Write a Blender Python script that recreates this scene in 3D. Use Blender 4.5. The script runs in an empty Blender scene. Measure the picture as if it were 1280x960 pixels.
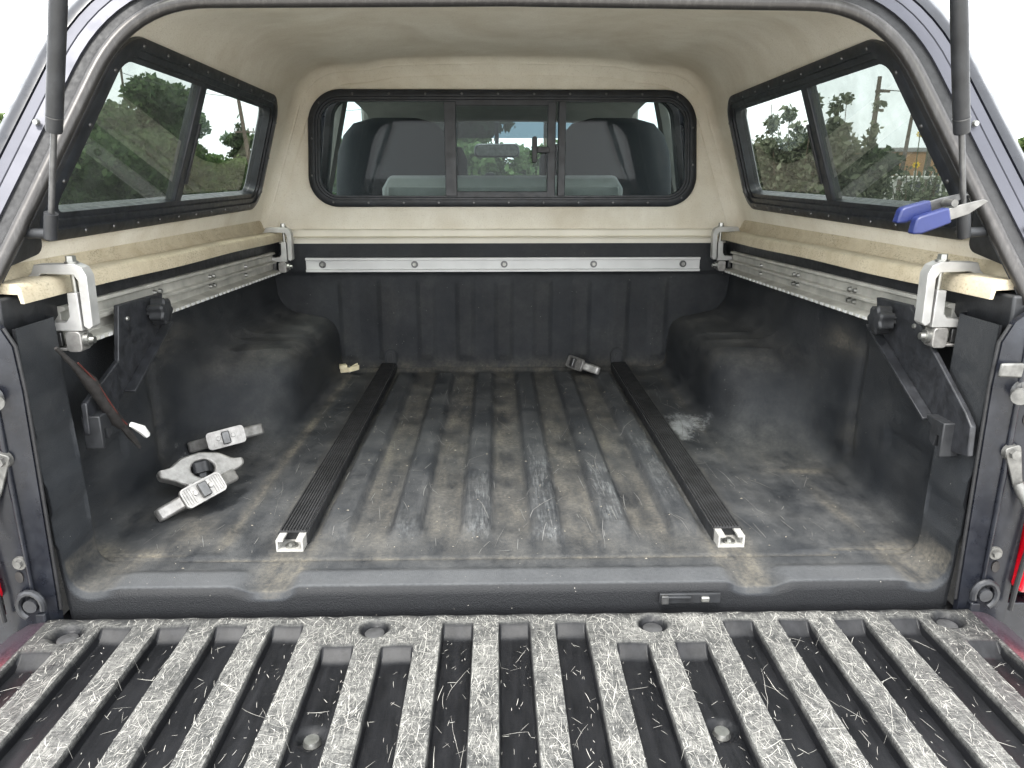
import bpy, bmesh, math, random
import numpy as np
from mathutils import Vector, Matrix

R = math.radians
rnd = random.Random(7)
scn = bpy.context.scene
COL = scn.collection

# ------------------------------------------------------------------ camera
cam_d = bpy.data.cameras.new('camera')
cam_d.sensor_width = 36.0
cam_d.lens = 924.0 / 1280.0 * 36.0
cam_d.clip_start = 0.02
cam_d.clip_end = 2000
cam = bpy.data.objects.new('camera', cam_d)
COL.objects.link(cam)
scn.camera = cam
_p, _w = R(15.66), R(1.2)
_f = Vector((math.sin(_w) * math.cos(_p), math.cos(_w) * math.cos(_p), -math.sin(_p)))
_r = Vector((math.cos(_w), -math.sin(_w), 0))
_u = _r.cross(_f)
_m = Matrix((_r, _u, -_f)).transposed().to_4x4()
_m.translation = Vector((-0.026, -1.10, 0.677))
cam.matrix_world = _m

# ------------------------------------------------------------------ sky, sun, exposure
SUN_EL, SUN_AZ = R(58), R(200)          # azimuth measured from +Y towards +X
world = bpy.data.worlds.new('World')
scn.world = world
world.use_nodes = True
wn, wl = world.node_tree.nodes, world.node_tree.links
for n in list(wn):
    wn.remove(n)
w_out = wn.new('ShaderNodeOutputWorld')
w_bg = wn.new('ShaderNodeBackground')
w_sky = wn.new('ShaderNodeTexSky')
w_sky.sky_type = 'NISHITA'
w_sky.sun_disc = False
w_sky.sun_elevation = SUN_EL
w_sky.sun_rotation = SUN_AZ
w_sky.dust_density = 3.0
w_tc = wn.new('ShaderNodeTexCoord')
w_no = wn.new('ShaderNodeTexNoise')
w_no.inputs['Scale'].default_value = 2.2
w_no.inputs['Detail'].default_value = 6
w_ra = wn.new('ShaderNodeValToRGB')
w_ra.color_ramp.elements[0].position = 0.30
w_ra.color_ramp.elements[0].color = (9.0, 9.4, 9.8, 1)
w_ra.color_ramp.elements[1].position = 0.72
w_ra.color_ramp.elements[1].color = (13.0, 13.1, 13.2, 1)
w_mx = wn.new('ShaderNodeMix')
w_mx.data_type = 'RGBA'
w_mx.inputs[0].default_value = 0.90
wl.new(w_tc.outputs['Generated'], w_no.inputs['Vector'])
wl.new(w_no.outputs['Fac'], w_ra.inputs['Fac'])
wl.new(w_sky.outputs['Color'], w_mx.inputs[6])
wl.new(w_ra.outputs['Color'], w_mx.inputs[7])
wl.new(w_mx.outputs[2], w_bg.inputs['Color'])
w_bg.inputs['Strength'].default_value = 0.10
wl.new(w_bg.outputs[0], w_out.inputs['Surface'])

sun_d = bpy.data.lights.new('sun', 'SUN')
sun_d.energy = 1.2
sun_d.angle = R(14)
sun_d.color = (1.0, 0.97, 0.92)
sun = bpy.data.objects.new('sun', sun_d)
COL.objects.link(sun)
_d = Vector((math.sin(SUN_AZ) * math.cos(SUN_EL), math.cos(SUN_AZ) * math.cos(SUN_EL), math.sin(SUN_EL)))
sun.rotation_euler = _d.to_track_quat('Z', 'Y').to_euler()

scn.view_settings.view_transform = 'Standard'
scn.view_settings.look = 'None'
scn.view_settings.gamma = 1
scn.view_settings.use_curve_mapping = False
scn.view_settings.exposure = 2.22
scn.render.engine = 'CYCLES'
scn.cycles.max_bounces = 10
scn.cycles.diffuse_bounces = 5
scn.cycles.glossy_bounces = 4
scn.cycles.transparent_max_bounces = 24
scn.cycles.caustics_reflective = False
scn.cycles.caustics_refractive = False
scn.cycles.use_denoising = True


# ------------------------------------------------------------------ material helpers
class NT:
    def __init__(self, name):
        self.m = bpy.data.materials.new(name)
        self.m.use_nodes = True
        self.n = self.m.node_tree.nodes
        self.l = self.m.node_tree.links
        self.b = self.n['Principled BSDF']
        self.out = self.n['Material Output']

    def add(self, t, **k):
        o = self.n.new(t)
        for a, v in k.items():
            setattr(o, a, v)
        return o

    def link(self, a, b):
        self.l.new(a, b)

    def coord(self, scale=(1, 1, 1)):
        g = self.add('ShaderNodeNewGeometry')
        mp = self.add('ShaderNodeMapping')
        mp.inputs['Scale'].default_value = scale
        self.link(g.outputs['Position'], mp.inputs['Vector'])
        return mp.outputs[0]

    def ocoord(self, scale=(1, 1, 1)):
        g = self.add('ShaderNodeTexCoord')
        mp = self.add('ShaderNodeMapping')
        mp.inputs['Scale'].default_value = scale
        self.link(g.outputs['Object'], mp.inputs['Vector'])
        return mp.outputs[0]

    def noise(self, scale, detail=4, rough=0.55, vec=None, dist=0.0):
        o = self.add('ShaderNodeTexNoise')
        o.inputs['Scale'].default_value = scale
        o.inputs['Detail'].default_value = detail
        o.inputs['Roughness'].default_value = rough
        o.inputs['Distortion'].default_value = dist
        self.link(vec if vec else self.coord(), o.inputs['Vector'])
        return o.outputs['Fac']

    def ramp(self, fac, a, b, c0=0.0, c1=1.0):
        o = self.add('ShaderNodeMapRange')
        o.inputs['From Min'].default_value = a
        o.inputs['From Max'].default_value = b
        o.inputs['To Min'].default_value = c0
        o.inputs['To Max'].default_value = c1
        o.clamp = True
        self.link(fac, o.inputs['Value'])
        return o.outputs[0]

    def math(self, op, a, b=None):
        o = self.add('ShaderNodeMath', operation=op)
        for i, v in enumerate((a, b)):
            if v is None:
                continue
            if isinstance(v, (int, float)):
                o.inputs[i].default_value = v
            else:
                self.link(v, o.inputs[i])
        return o.outputs[0]

    def mix(self, fac, a, b):
        o = self.add('ShaderNodeMix', data_type='RGBA')
        for i, v in ((0, fac), (6, a), (7, b)):
            if isinstance(v, (int, float)):
                o.inputs[i].default_value = v
            elif isinstance(v, tuple):
                o.inputs[i].default_value = v if len(v) == 4 else v + (1,)
            else:
                self.link(v, o.inputs[i])
        return o.outputs[2]

    def attr(self, name):
        o = self.add('ShaderNodeAttribute', attribute_name=name)
        return o.outputs['Fac']

    def bump(self, fac, strength=0.3, dist=0.002):
        o = self.add('ShaderNodeBump')
        o.inputs['Strength'].default_value = strength
        o.inputs['Distance'].default_value = dist
        self.link(fac, o.inputs['Height'])
        self.link(o.outputs[0], self.b.inputs['Normal'])

    def set(self, **k):
        for a, v in k.items():
            s = self.b.inputs[a.replace('_', ' ')]
            if isinstance(v, (int, float)):
                s.default_value = v
            elif isinstance(v, tuple):
                s.default_value = v if len(v) == 4 else v + (1,)
            else:
                self.link(v, s)
        return self


M = {}


def plain(name, col, rough=0.5, metal=0.0, var=0.25, scale=40, bump=0.1, coat=0.0, bscale=300, bdist=0.001):
    t = NT(name)
    n1 = t.noise(scale, 5)
    dark = tuple(c * (1 - var) for c in col)
    lite = tuple(min(1, c * (1 + var)) for c in col)
    t.set(Base_Color=t.mix(t.ramp(n1, 0.3, 0.7), dark, lite), Roughness=t.ramp(t.noise(scale * 2.3, 3), 0.25, 0.75, max(0.02, rough - 0.1), min(1, rough + 0.1)),
          Metallic=metal, Coat_Weight=coat)
    if bump:
        t.bump(t.noise(bscale, 3), bump, bdist)
    M[name] = t.m
    return t


# black bed liner with dust, sill shade and pad grey attributes
def liner_mat(name, base, spec=0.5, rough=0.6):
    t = NT(name)
    dust_shade = t.attr('dust_shade')
    wear = t.attr('wear')
    nb = t.noise(9, 6, 0.6)
    nf = t.noise(130, 4, 0.65)
    ns = t.noise(1.0, 5, 0.6, t.coord((28, 9, 28)))
    gn = t.add('ShaderNodeNewGeometry')
    sp = t.add('ShaderNodeSeparateXYZ')
    t.link(gn.outputs['Normal'], sp.inputs[0])
    flat = t.ramp(sp.outputs['Z'], 0.45, 0.97, 0.38, 1.0)      # settled dust lies on level faces
    film = t.math('MULTIPLY', flat, t.math('MULTIPLY', t.ramp(t.math('ADD', t.math('MULTIPLY', nb, 0.6), t.math('MULTIPLY', ns, 0.4)), 0.36, 0.66, 0.10, 0.66), t.ramp(nf, 0.2, 0.7, 0.5, 1.0)))
    d2 = t.math('MULTIPLY', dust_shade, t.math('MULTIPLY', t.ramp(ns, 0.32, 0.66, 0.12, 1.0), t.ramp(nf, 0.30, 0.60, 0.25, 1.0)))
    film = t.math('MAXIMUM', t.math('MINIMUM', t.math('ADD', film, t.math('MULTIPLY', t.math('MINIMUM', dust_shade, 0.0), 1.0)), 0.9), 0.0)
    d2 = t.math('MAXIMUM', t.math('MINIMUM', d2, 0.9), 0.0)
    dfac = t.math('MINIMUM', t.math('ADD', film, d2), 0.9)
    streak = t.noise(1.0, 6, 0.72, t.coord((170, 14, 170)))
    wfac = t.math('MULTIPLY', wear, t.ramp(t.math('ADD', t.math('MULTIPLY', streak, 0.75), t.math('MULTIPLY', t.noise(26, 5, 0.75), 0.45)), 0.58, 0.80, 0.0, 0.75))
    dark = t.mix(t.ramp(t.noise(5, 4), 0.3, 0.7), tuple(c * 0.75 for c in base), tuple(c * 1.3 for c in base))
    dark = t.mix(t.ramp(dust_shade, -0.4, -0.05, 1, 0), dark, (0.0045, 0.0050, 0.0062))  # clean sill face painted near-black, its shade put into the colour
    c1 = t.mix(film, dark, t.mix(t.ramp(nb, 0.3, 0.7), (0.092, 0.096, 0.099), (0.142, 0.142, 0.138)))
    c1 = t.mix(d2, c1, t.mix(t.ramp(nb, 0.3, 0.7), (0.135, 0.122, 0.098), (0.195, 0.172, 0.130)))
    # fine pale flecks of grit
    fl = t.add('ShaderNodeTexVoronoi')
    fl.inputs['Scale'].default_value = 55
    t.link(t.coord(), fl.inputs['Vector'])
    fleck = t.math('MULTIPLY', t.math('LESS_THAN', fl.outputs['Distance'], 0.055), t.ramp(t.noise(14, 2), 0.50, 0.6, 0, 0.55))
    c1 = t.mix(t.math('MULTIPLY', t.attr('pad_grey'), t.ramp(nf, 0.25, 0.7, 0.55, 1.0)), c1, (0.085, 0.088, 0.092))
    sn = t.math('ADD', t.math('ADD', t.math('MULTIPLY', t.noise(1.0, 6, 0.75, t.coord((34, 16, 34))), 0.55), t.math('MULTIPLY', t.noise(170, 4, 0.75), 0.28)), t.math('MULTIPLY', t.attr('spill'), 0.28))
    spl = t.math('MULTIPLY', t.ramp(sn, 0.56, 0.72), t.ramp(t.attr('spill'), 0.02, 0.2, 0, 0.85))
    c1 = t.mix(spl, c1, (0.34, 0.35, 0.35))
    c2 = t.mix(wfac, c1, (0.22, 0.23, 0.23))
    t.set(Base_Color=t.mix(fleck, c2, (0.45, 0.42, 0.36)), Roughness=t.ramp(dfac, 0, 0.5, rough, 0.9), Specular_IOR_Level=spec)
    t.bump(t.math('ADD', t.math('MULTIPLY', nf, 0.6), t.noise(520, 2)), 0.55, 0.0016)
    M[name] = t.m


liner_mat('bed_liner_black', (0.0138, 0.0158, 0.0190), 0.30, 0.55)

# tailgate liner: raised strips scoured pale
t = NT('tailgate_liner_worn')
wear = t.attr('wear')
na = t.noise(900, 4, 0.8)
nb = t.noise(1.0, 5, 0.7, t.coord((300, 60, 300)))
nc = t.noise(1.0, 5, 0.7, t.coord((70, 320, 70)))
nd = t.noise(22, 4, 0.6)
s = t.math('ADD', t.math('MULTIPLY', na, 0.45), t.math('ADD', t.math('MULTIPLY', nb, 0.3), t.math('MULTIPLY', nc, 0.3)))
s = t.math('ADD', s, t.ramp(nd, 0.3, 0.7, -0.02, 0.02))
wf = t.math('MULTIPLY', wear, t.ramp(s, 0.47, 0.60, 0.16, 1.0))
base = t.mix(t.ramp(t.noise(1.0, 4, 0.6, t.coord((60, 8, 60))), 0.35, 0.7), (0.0035, 0.0038, 0.0048), (0.013, 0.0133, 0.015))
t.set(Base_Color=t.mix(wf, base, t.mix(t.ramp(nd, 0.3, 0.7), (0.13, 0.13, 0.123), (0.24, 0.236, 0.218))),
      Roughness=t.ramp(wf, 0, 0.6, 0.42, 0.85), Specular_IOR_Level=0.24)
t.bump(s, 0.35, 0.0012)
M['tailgate_liner_worn'] = t.m

plain('scratch_white', (0.36, 0.35, 0.32), 0.8, var=0.25, scale=60, bump=0)

plain('floor_scratch', (0.13, 0.13, 0.125), 0.8, var=0.3, scale=40, bump=0)
plain('grit_pale', (0.22, 0.20, 0.16), 0.9, var=0.5, scale=60, bump=0)
# felt headliner
t = NT('headliner_felt')
n1, n2, n3 = t.noise(7, 6, 0.65), t.noise(220, 4, 0.7), t.noise(2.2, 5, 0.6, None, 0.6)
c = t.mix(t.ramp(n1, 0.3, 0.7), (0.73, 0.68, 0.57), (0.84, 0.80, 0.70))
c = t.mix(t.math('MULTIPLY', t.ramp(n3, 0.46, 0.70), 0.5), c, (0.50, 0.42, 0.30))
c = t.mix(t.math('MULTIPLY', t.ramp(n2, 0.55, 0.75), 0.5), c, (0.42, 0.35, 0.26))
t.set(Base_Color=c, Roughness=0.95, Specular_IOR_Level=0.1)
t.bump(t.math('ADD', n2, t.math('MULTIPLY', t.noise(24, 4), 0.7)), 0.55, 0.003)
M['headliner_felt'] = t.m

t = NT('flange_gelcoat')
n1, n2 = t.noise(18, 6, 0.65), t.noise(1.0, 5, 0.75, t.coord((300, 150, 300)))
c = t.mix(t.ramp(n1, 0.3, 0.7), (0.46, 0.39, 0.27), (0.60, 0.53, 0.39))
grime = t.math('MULTIPLY', t.ramp(n2, 0.50, 0.72), t.ramp(t.noise(11, 6, 0.7), 0.40, 0.60, 0.15, 1.0))
t.set(Base_Color=t.mix(grime, c, (0.13, 0.10, 0.065)), Roughness=0.62)
t.bump(n2, 0.3, 0.002)
M['flange_gelcoat'] = t.m

t = NT('front_flange_gelcoat')
n1 = t.noise(6, 6, 0.6)
t.set(Base_Color=t.mix(t.ramp(n1, 0.3, 0.7), (0.68, 0.64, 0.54), (0.78, 0.74, 0.64)), Roughness=0.5)
t.bump(t.noise(90, 3), 0.15, 0.001)
M['front_flange_gelcoat'] = t.m

plain('black_aluminium', (0.016, 0.018, 0.022), 0.42, var=0.5, scale=25, bump=0.08)
plain('rubber_seal', (0.012, 0.012, 0.013), 0.6, var=0.4, scale=60, bump=0.2)
plain('black_plastic', (0.018, 0.019, 0.021), 0.48, var=0.4, scale=30, bump=0.25)
plain('powder_coat', (0.020, 0.021, 0.024), 0.42, var=0.45, scale=45, bump=0.3, bscale=700)
plain('raw_aluminium', (0.46, 0.455, 0.44), 0.42, 0.45, 0.14, 30, 0.15)
plain('cast_aluminium', (0.31, 0.30, 0.285), 0.42, 0.6, 0.25, 70, 0.5, bscale=260)
plain('weathered_aluminium', (0.44, 0.43, 0.39), 0.55, 0.3, 0.25, 18, 0.15)
plain('bright_aluminium', (0.62, 0.62, 0.61), 0.45, 0.1, 0.06, 14, 0.06)
plain('zinc_steel', (0.34, 0.34, 0.32), 0.38, 0.9, 0.25, 50, 0.1)
plain('grey_plastic', (0.055, 0.055, 0.056), 0.5, var=0.3, scale=60, bump=0.2)
plain('dull_blade', (0.19, 0.185, 0.175), 0.4, 0.7, 0.25, 60, 0.15)
plain('dull_steel', (0.15, 0.148, 0.14), 0.5, 0.6, 0.4, 60, 0.25)
plain('dark_steel', (0.12, 0.12, 0.12), 0.4, 0.8, 0.3, 50, 0.1)
plain('galvanised_channel', (0.50, 0.49, 0.46), 0.5, 0.4, 0.12, 40, 0.1)
plain('rubber_grip', (0.020, 0.020, 0.021), 0.62, var=0.5, scale=22, bump=0.2)
plain('seat_fabric', (0.010, 0.0105, 0.013), 0.9, var=0.25, scale=60, bump=0.4)
plain('cab_trim_grey', (0.22, 0.21, 0.19), 0.8, var=0.12, scale=12, bump=0.2)
plain('dash_grey', (0.07, 0.07, 0.07), 0.7, var=0.2, scale=12, bump=0.2)
plain('blue_vinyl', (0.012, 0.020, 0.095), 0.42, var=0.15, scale=30, bump=0.1)
plain('clip_cream', (0.70, 0.62, 0.42), 0.55, var=0.12, scale=60, bump=0.1)
plain('reflection_white', (0.74, 0.74, 0.73), 0.7, var=0.06, scale=9, bump=0.1)  # for the block that stands in for a window reflection
plain('white_plastic', (0.78, 0.77, 0.74), 0.4, var=0.06, scale=40, bump=0)
plain('cable_black', (0.02, 0.018, 0.017), 0.55, var=0.5, scale=80, bump=0.3)
plain('cable_red', (0.09, 0.018, 0.014), 0.5, var=0.4, scale=80, bump=0)
plain('tyre_rubber', (0.02, 0.02, 0.02), 0.8, var=0.2, scale=30, bump=0.3)
plain('mirror_dark', (0.05, 0.05, 0.055), 0.3, var=0.2, scale=20, bump=0)

t = NT('navy_paint')
n1 = t.noise(24, 5, 0.7)
t.set(Base_Color=t.mix(t.ramp(n1, 0.45, 0.75), (0.007, 0.008, 0.012), (0.018, 0.020, 0.026)), Roughness=t.ramp(t.noise(60, 4), 0.3, 0.7, 0.22, 0.46),
      Coat_Weight=0.22, Coat_Roughness=0.15, Metallic=0.0, Specular_IOR_Level=0.35)
t.bump(t.noise(20, 3), 0.06, 0.002)
M['navy_paint'] = t.m

t = NT('maroon_reflect_paint')  # dark edge paint with a maroonish reflection put into its colour
n1 = t.noise(420, 3, 0.7)
t.set(Base_Color=t.mix(t.ramp(n1, 0.4, 0.75), (0.018, 0.011, 0.016), (0.08, 0.056, 0.07)), Roughness=0.32, Coat_Weight=0.8, Coat_Roughness=0.1)
M['maroon_reflect_paint'] = t.m

plain('frame_satin', (0.070, 0.071, 0.085), 0.45, 0.4, 0.08, 8, 0.04)
# rubbed black tube around the opening
t = NT('opening_tube_black')
n1 = t.noise(1.0, 5, 0.7, t.coord((120, 120, 30)))
t.set(Base_Color=t.mix(t.ramp(n1, 0.5, 0.85), (0.06, 0.057, 0.055), (0.11, 0.105, 0.10)), Roughness=0.36, Metallic=0.7)
M['opening_tube_black'] = t.m

t = NT('red_lens')
t.set(Base_Color=t.mix(t.ramp(t.noise(9, 2), 0.3, 0.7), (0.50, 0.004, 0.012), (0.62, 0.008, 0.02)), Roughness=0.12, Coat_Weight=1.0)
M['red_lens'] = t.m


def glass(name, tint, haze=0.05, hazecol=(0.4, 0.42, 0.4), refl=1.0):
    m = bpy.data.materials.new(name)
    m.use_nodes = True
    n, l = m.node_tree.nodes, m.node_tree.links
    for x in list(n):
        n.remove(x)
    out = n.new('ShaderNodeOutputMaterial')
    tr = n.new('ShaderNodeBsdfTransparent')
    tr.inputs[0].default_value = tint + (1,)
    df = n.new('ShaderNodeBsdfDiffuse')
    df.inputs[0].default_value = hazecol + (1,)
    gl = n.new('ShaderNodeBsdfGlossy')
    gl.inputs['Roughness'].default_value = 0.02
    lw = n.new('ShaderNodeLayerWeight')
    lw.inputs['Blend'].default_value = 0.5
    pw = n.new('ShaderNodeMath')
    pw.operation = 'POWER'
    pw.inputs[1].default_value = 5.0
    l.new(lw.outputs['Facing'], pw.inputs[0])
    fr = n.new('ShaderNodeMapRange')
    fr.inputs['To Min'].default_value = 0.04
    fr.inputs['To Max'].default_value = 1.0
    l.new(pw.outputs[0], fr.inputs['Value'])
    geo = n.new('ShaderNodeNewGeometry')
    no = n.new('ShaderNodeTexNoise')
    no.inputs['Scale'].default_value = 16
    no.inputs['Detail'].default_value = 7
    no.inputs['Roughness'].default_value = 0.7
    l.new(geo.outputs['Position'], no.inputs['Vector'])
    mr = n.new('ShaderNodeMapRange')
    mr.inputs['From Min'].default_value = 0.3
    mr.inputs['From Max'].default_value = 0.75
    mr.inputs['To Min'].default_value = haze * 0.45
    mr.inputs['To Max'].default_value = haze * 1.5
    l.new(no.outputs['Fac'], mr.inputs['Value'])
    m1 = n.new('ShaderNodeMixShader')
    l.new(mr.outputs[0], m1.inputs[0])
    l.new(tr.outputs[0], m1.inputs[1])
    l.new(df.outputs[0], m1.inputs[2])
    mu = n.new('ShaderNodeMath')
    mu.operation = 'MULTIPLY'
    mu.inputs[1].default_value = refl
    l.new(fr.outputs[0], mu.inputs[0])
    m2 = n.new('ShaderNodeMixShader')
    l.new(mu.outputs[0], m2.inputs[0])
    l.new(m1.outputs[0], m2.inputs[1])
    l.new(gl.outputs[0], m2.inputs[2])
    l.new(m2.outputs[0], out.inputs['Surface'])
    M[name] = m


glass('tinted_glass', (0.25, 0.28, 0.262), 0.30, (0.17, 0.195, 0.17))
glass('clear_glass', (0.33, 0.36, 0.34), 0.05)
glass('front_glass', (0.56, 0.61, 0.61), 0.07, (0.16, 0.19, 0.21), 0.3)
glass('cab_glass', (0.80, 0.85, 0.84), 0.02, (0.3, 0.3, 0.3), 0.4)
glass('windscreen_glass', (0.80, 0.86, 0.84), 0.02)
glass('windscreen_band', (0.10, 0.15, 0.18), 0.04)
glass('hatch_glass', (0.45, 0.48, 0.47), 0.03)


def leaf_mat(name, a, b, trans=0.35):
    m = bpy.data.materials.new(name)
    m.use_nodes = True
    n, l = m.node_tree.nodes, m.node_tree.links
    for x in list(n):
        n.remove(x)
    out = n.new('ShaderNodeOutputMaterial')
    geo = n.new('ShaderNodeNewGeometry')
    mx = n.new('ShaderNodeMix')
    mx.data_type = 'RGBA'
    mx.inputs[6].default_value = a + (1,)
    mx.inputs[7].default_value = b + (1,)
    l.new(geo.outputs['Random Per Island'], mx.inputs[0])
    d = n.new('ShaderNodeBsdfDiffuse')
    tr = n.new('ShaderNodeBsdfTranslucent')
    ms = n.new('ShaderNodeMixShader')
    ms.inputs[0].default_value = trans
    l.new(mx.outputs[2], d.inputs[0])
    l.new(mx.outputs[2], tr.inputs[0])
    l.new(d.outputs[0], ms.inputs[1])
    l.new(tr.outputs[0], ms.inputs[2])
    l.new(ms.outputs[0], out.inputs['Surface'])
    M[name] = m


leaf_mat('leaf_tree', (0.06, 0.105, 0.045), (0.15, 0.21, 0.10), 0.45)
leaf_mat('leaf_pale', (0.05, 0.085, 0.03), (0.13, 0.17, 0.07))
leaf_mat('leaf_hedge', (0.07, 0.13, 0.04), (0.18, 0.25, 0.09), 0.45)
leaf_mat('leaf_vine', (0.07, 0.09, 0.05), (0.27, 0.285, 0.20), 0.45)
leaf_mat('leaf_dark', (0.035, 0.055, 0.028), (0.09, 0.12, 0.06), 0.45)
leaf_mat('petal_yellow', (0.75, 0.48, 0.03), (0.85, 0.60, 0.06), 0.2)
plain('bark', (0.10, 0.075, 0.05), 0.9, var=0.4, scale=9, bump=0.6, bscale=30, bdist=0.02)
plain('pole_wood', (0.12, 0.095, 0.075), 0.9, var=0.3, scale=9, bump=0.4, bscale=30, bdist=0.01)
plain('wire_black', (0.03, 0.03, 0.03), 0.6, var=0.1, scale=5, bump=0)
plain('fence_white', (0.55, 0.54, 0.50), 0.6, var=0.12, scale=5, bump=0)
plain('orange_stucco', (0.36, 0.21, 0.11), 0.9, var=0.15, scale=3, bump=0.3, bscale=40, bdist=0.01)
plain('grey_roof', (0.30, 0.29, 0.28), 0.8, var=0.15, scale=3, bump=0.2, bscale=20, bdist=0.01)
plain('chain_link', (0.30, 0.30, 0.29), 0.5, 0.6, 0.1, 10, 0)

t = NT('asphalt_ground')
n1, n2 = t.noise(0.15, 6, 0.6), t.noise(30, 4, 0.7)
t.set(Base_Color=t.mix(t.ramp(n1, 0.3, 0.7), t.mix(n2, (0.05, 0.05, 0.052), (0.10, 0.10, 0.10)), t.mix(n2, (0.10, 0.095, 0.085), (0.17, 0.16, 0.14))), Roughness=0.9)
t.bump(n2, 0.4, 0.01)
M['asphalt_ground'] = t.m
t = NT('pale_concrete')
n1, n2 = t.noise(0.8, 6, 0.6), t.noise(40, 4, 0.7)
t.set(Base_Color=t.mix(t.ramp(n1, 0.3, 0.7), t.mix(n2, (0.38, 0.365, 0.335), (0.48, 0.465, 0.43)), t.mix(n2, (0.44, 0.43, 0.40), (0.56, 0.545, 0.51))), Roughness=0.9)
t.bump(n2, 0.3, 0.005)
M['pale_concrete'] = t.m
t = NT('dry_grass_ground')
n1, n2 = t.noise(0.6, 6, 0.6), t.noise(9, 4, 0.7)
t.set(Base_Color=t.mix(t.ramp(n1, 0.3, 0.7), t.mix(n2, (0.20, 0.18, 0.09), (0.34, 0.30, 0.16)), t.mix(n2, (0.12, 0.14, 0.06), (0.20, 0.21, 0.10))), Roughness=0.95)
t.bump(n2, 0.5, 0.03)
M['dry_grass_ground'] = t.m


# ------------------------------------------------------------------ mesh helpers
def obj(name, verts, faces, mat, parent=None, smooth=True, attrs=None, sharp=38, bevel=0, loc=None, bseg=2):
    me = bpy.data.meshes.new(name)
    me.from_pydata([tuple(v) for v in verts], [], [tuple(f) for f in faces])
    me.validate(clean_customdata=False)
    me.update()
    if smooth:
        me.polygons.foreach_set('use_smooth', [True] * len(me.polygons))
        me.set_sharp_from_angle(angle=R(sharp))
    if attrs:
        for k, v in attrs.items():
            a = me.attributes.new(k, 'FLOAT', 'POINT')
            a.data.foreach_set('value', np.asarray(v, dtype=np.float32))
    me.materials.append(M[mat])
    o = bpy.data.objects.new(name, me)
    COL.objects.link(o)
    if parent:
        o.parent = parent
    if loc is not None:
        o.location = loc
    if bevel:
        b = o.modifiers.new('bevel', 'BEVEL')
        b.width = bevel
        b.segments = bseg
        b.limit_method = 'ANGLE'
        b.angle_limit = R(40)
    return o


def empty(name, loc, label=None, cat=None, group=None):
    o = bpy.data.objects.new(name, None)
    o.empty_display_size = 0.05
    COL.objects.link(o)
    o.location = loc
    tag(o, label, cat, group)
    return o


def tag(o, label=None, cat=None, group=None, kind=None):
    for k, v in (('label', label), ('category', cat), ('group', group), ('kind', kind)):
        if v:
            o[k] = v
    return o


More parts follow.
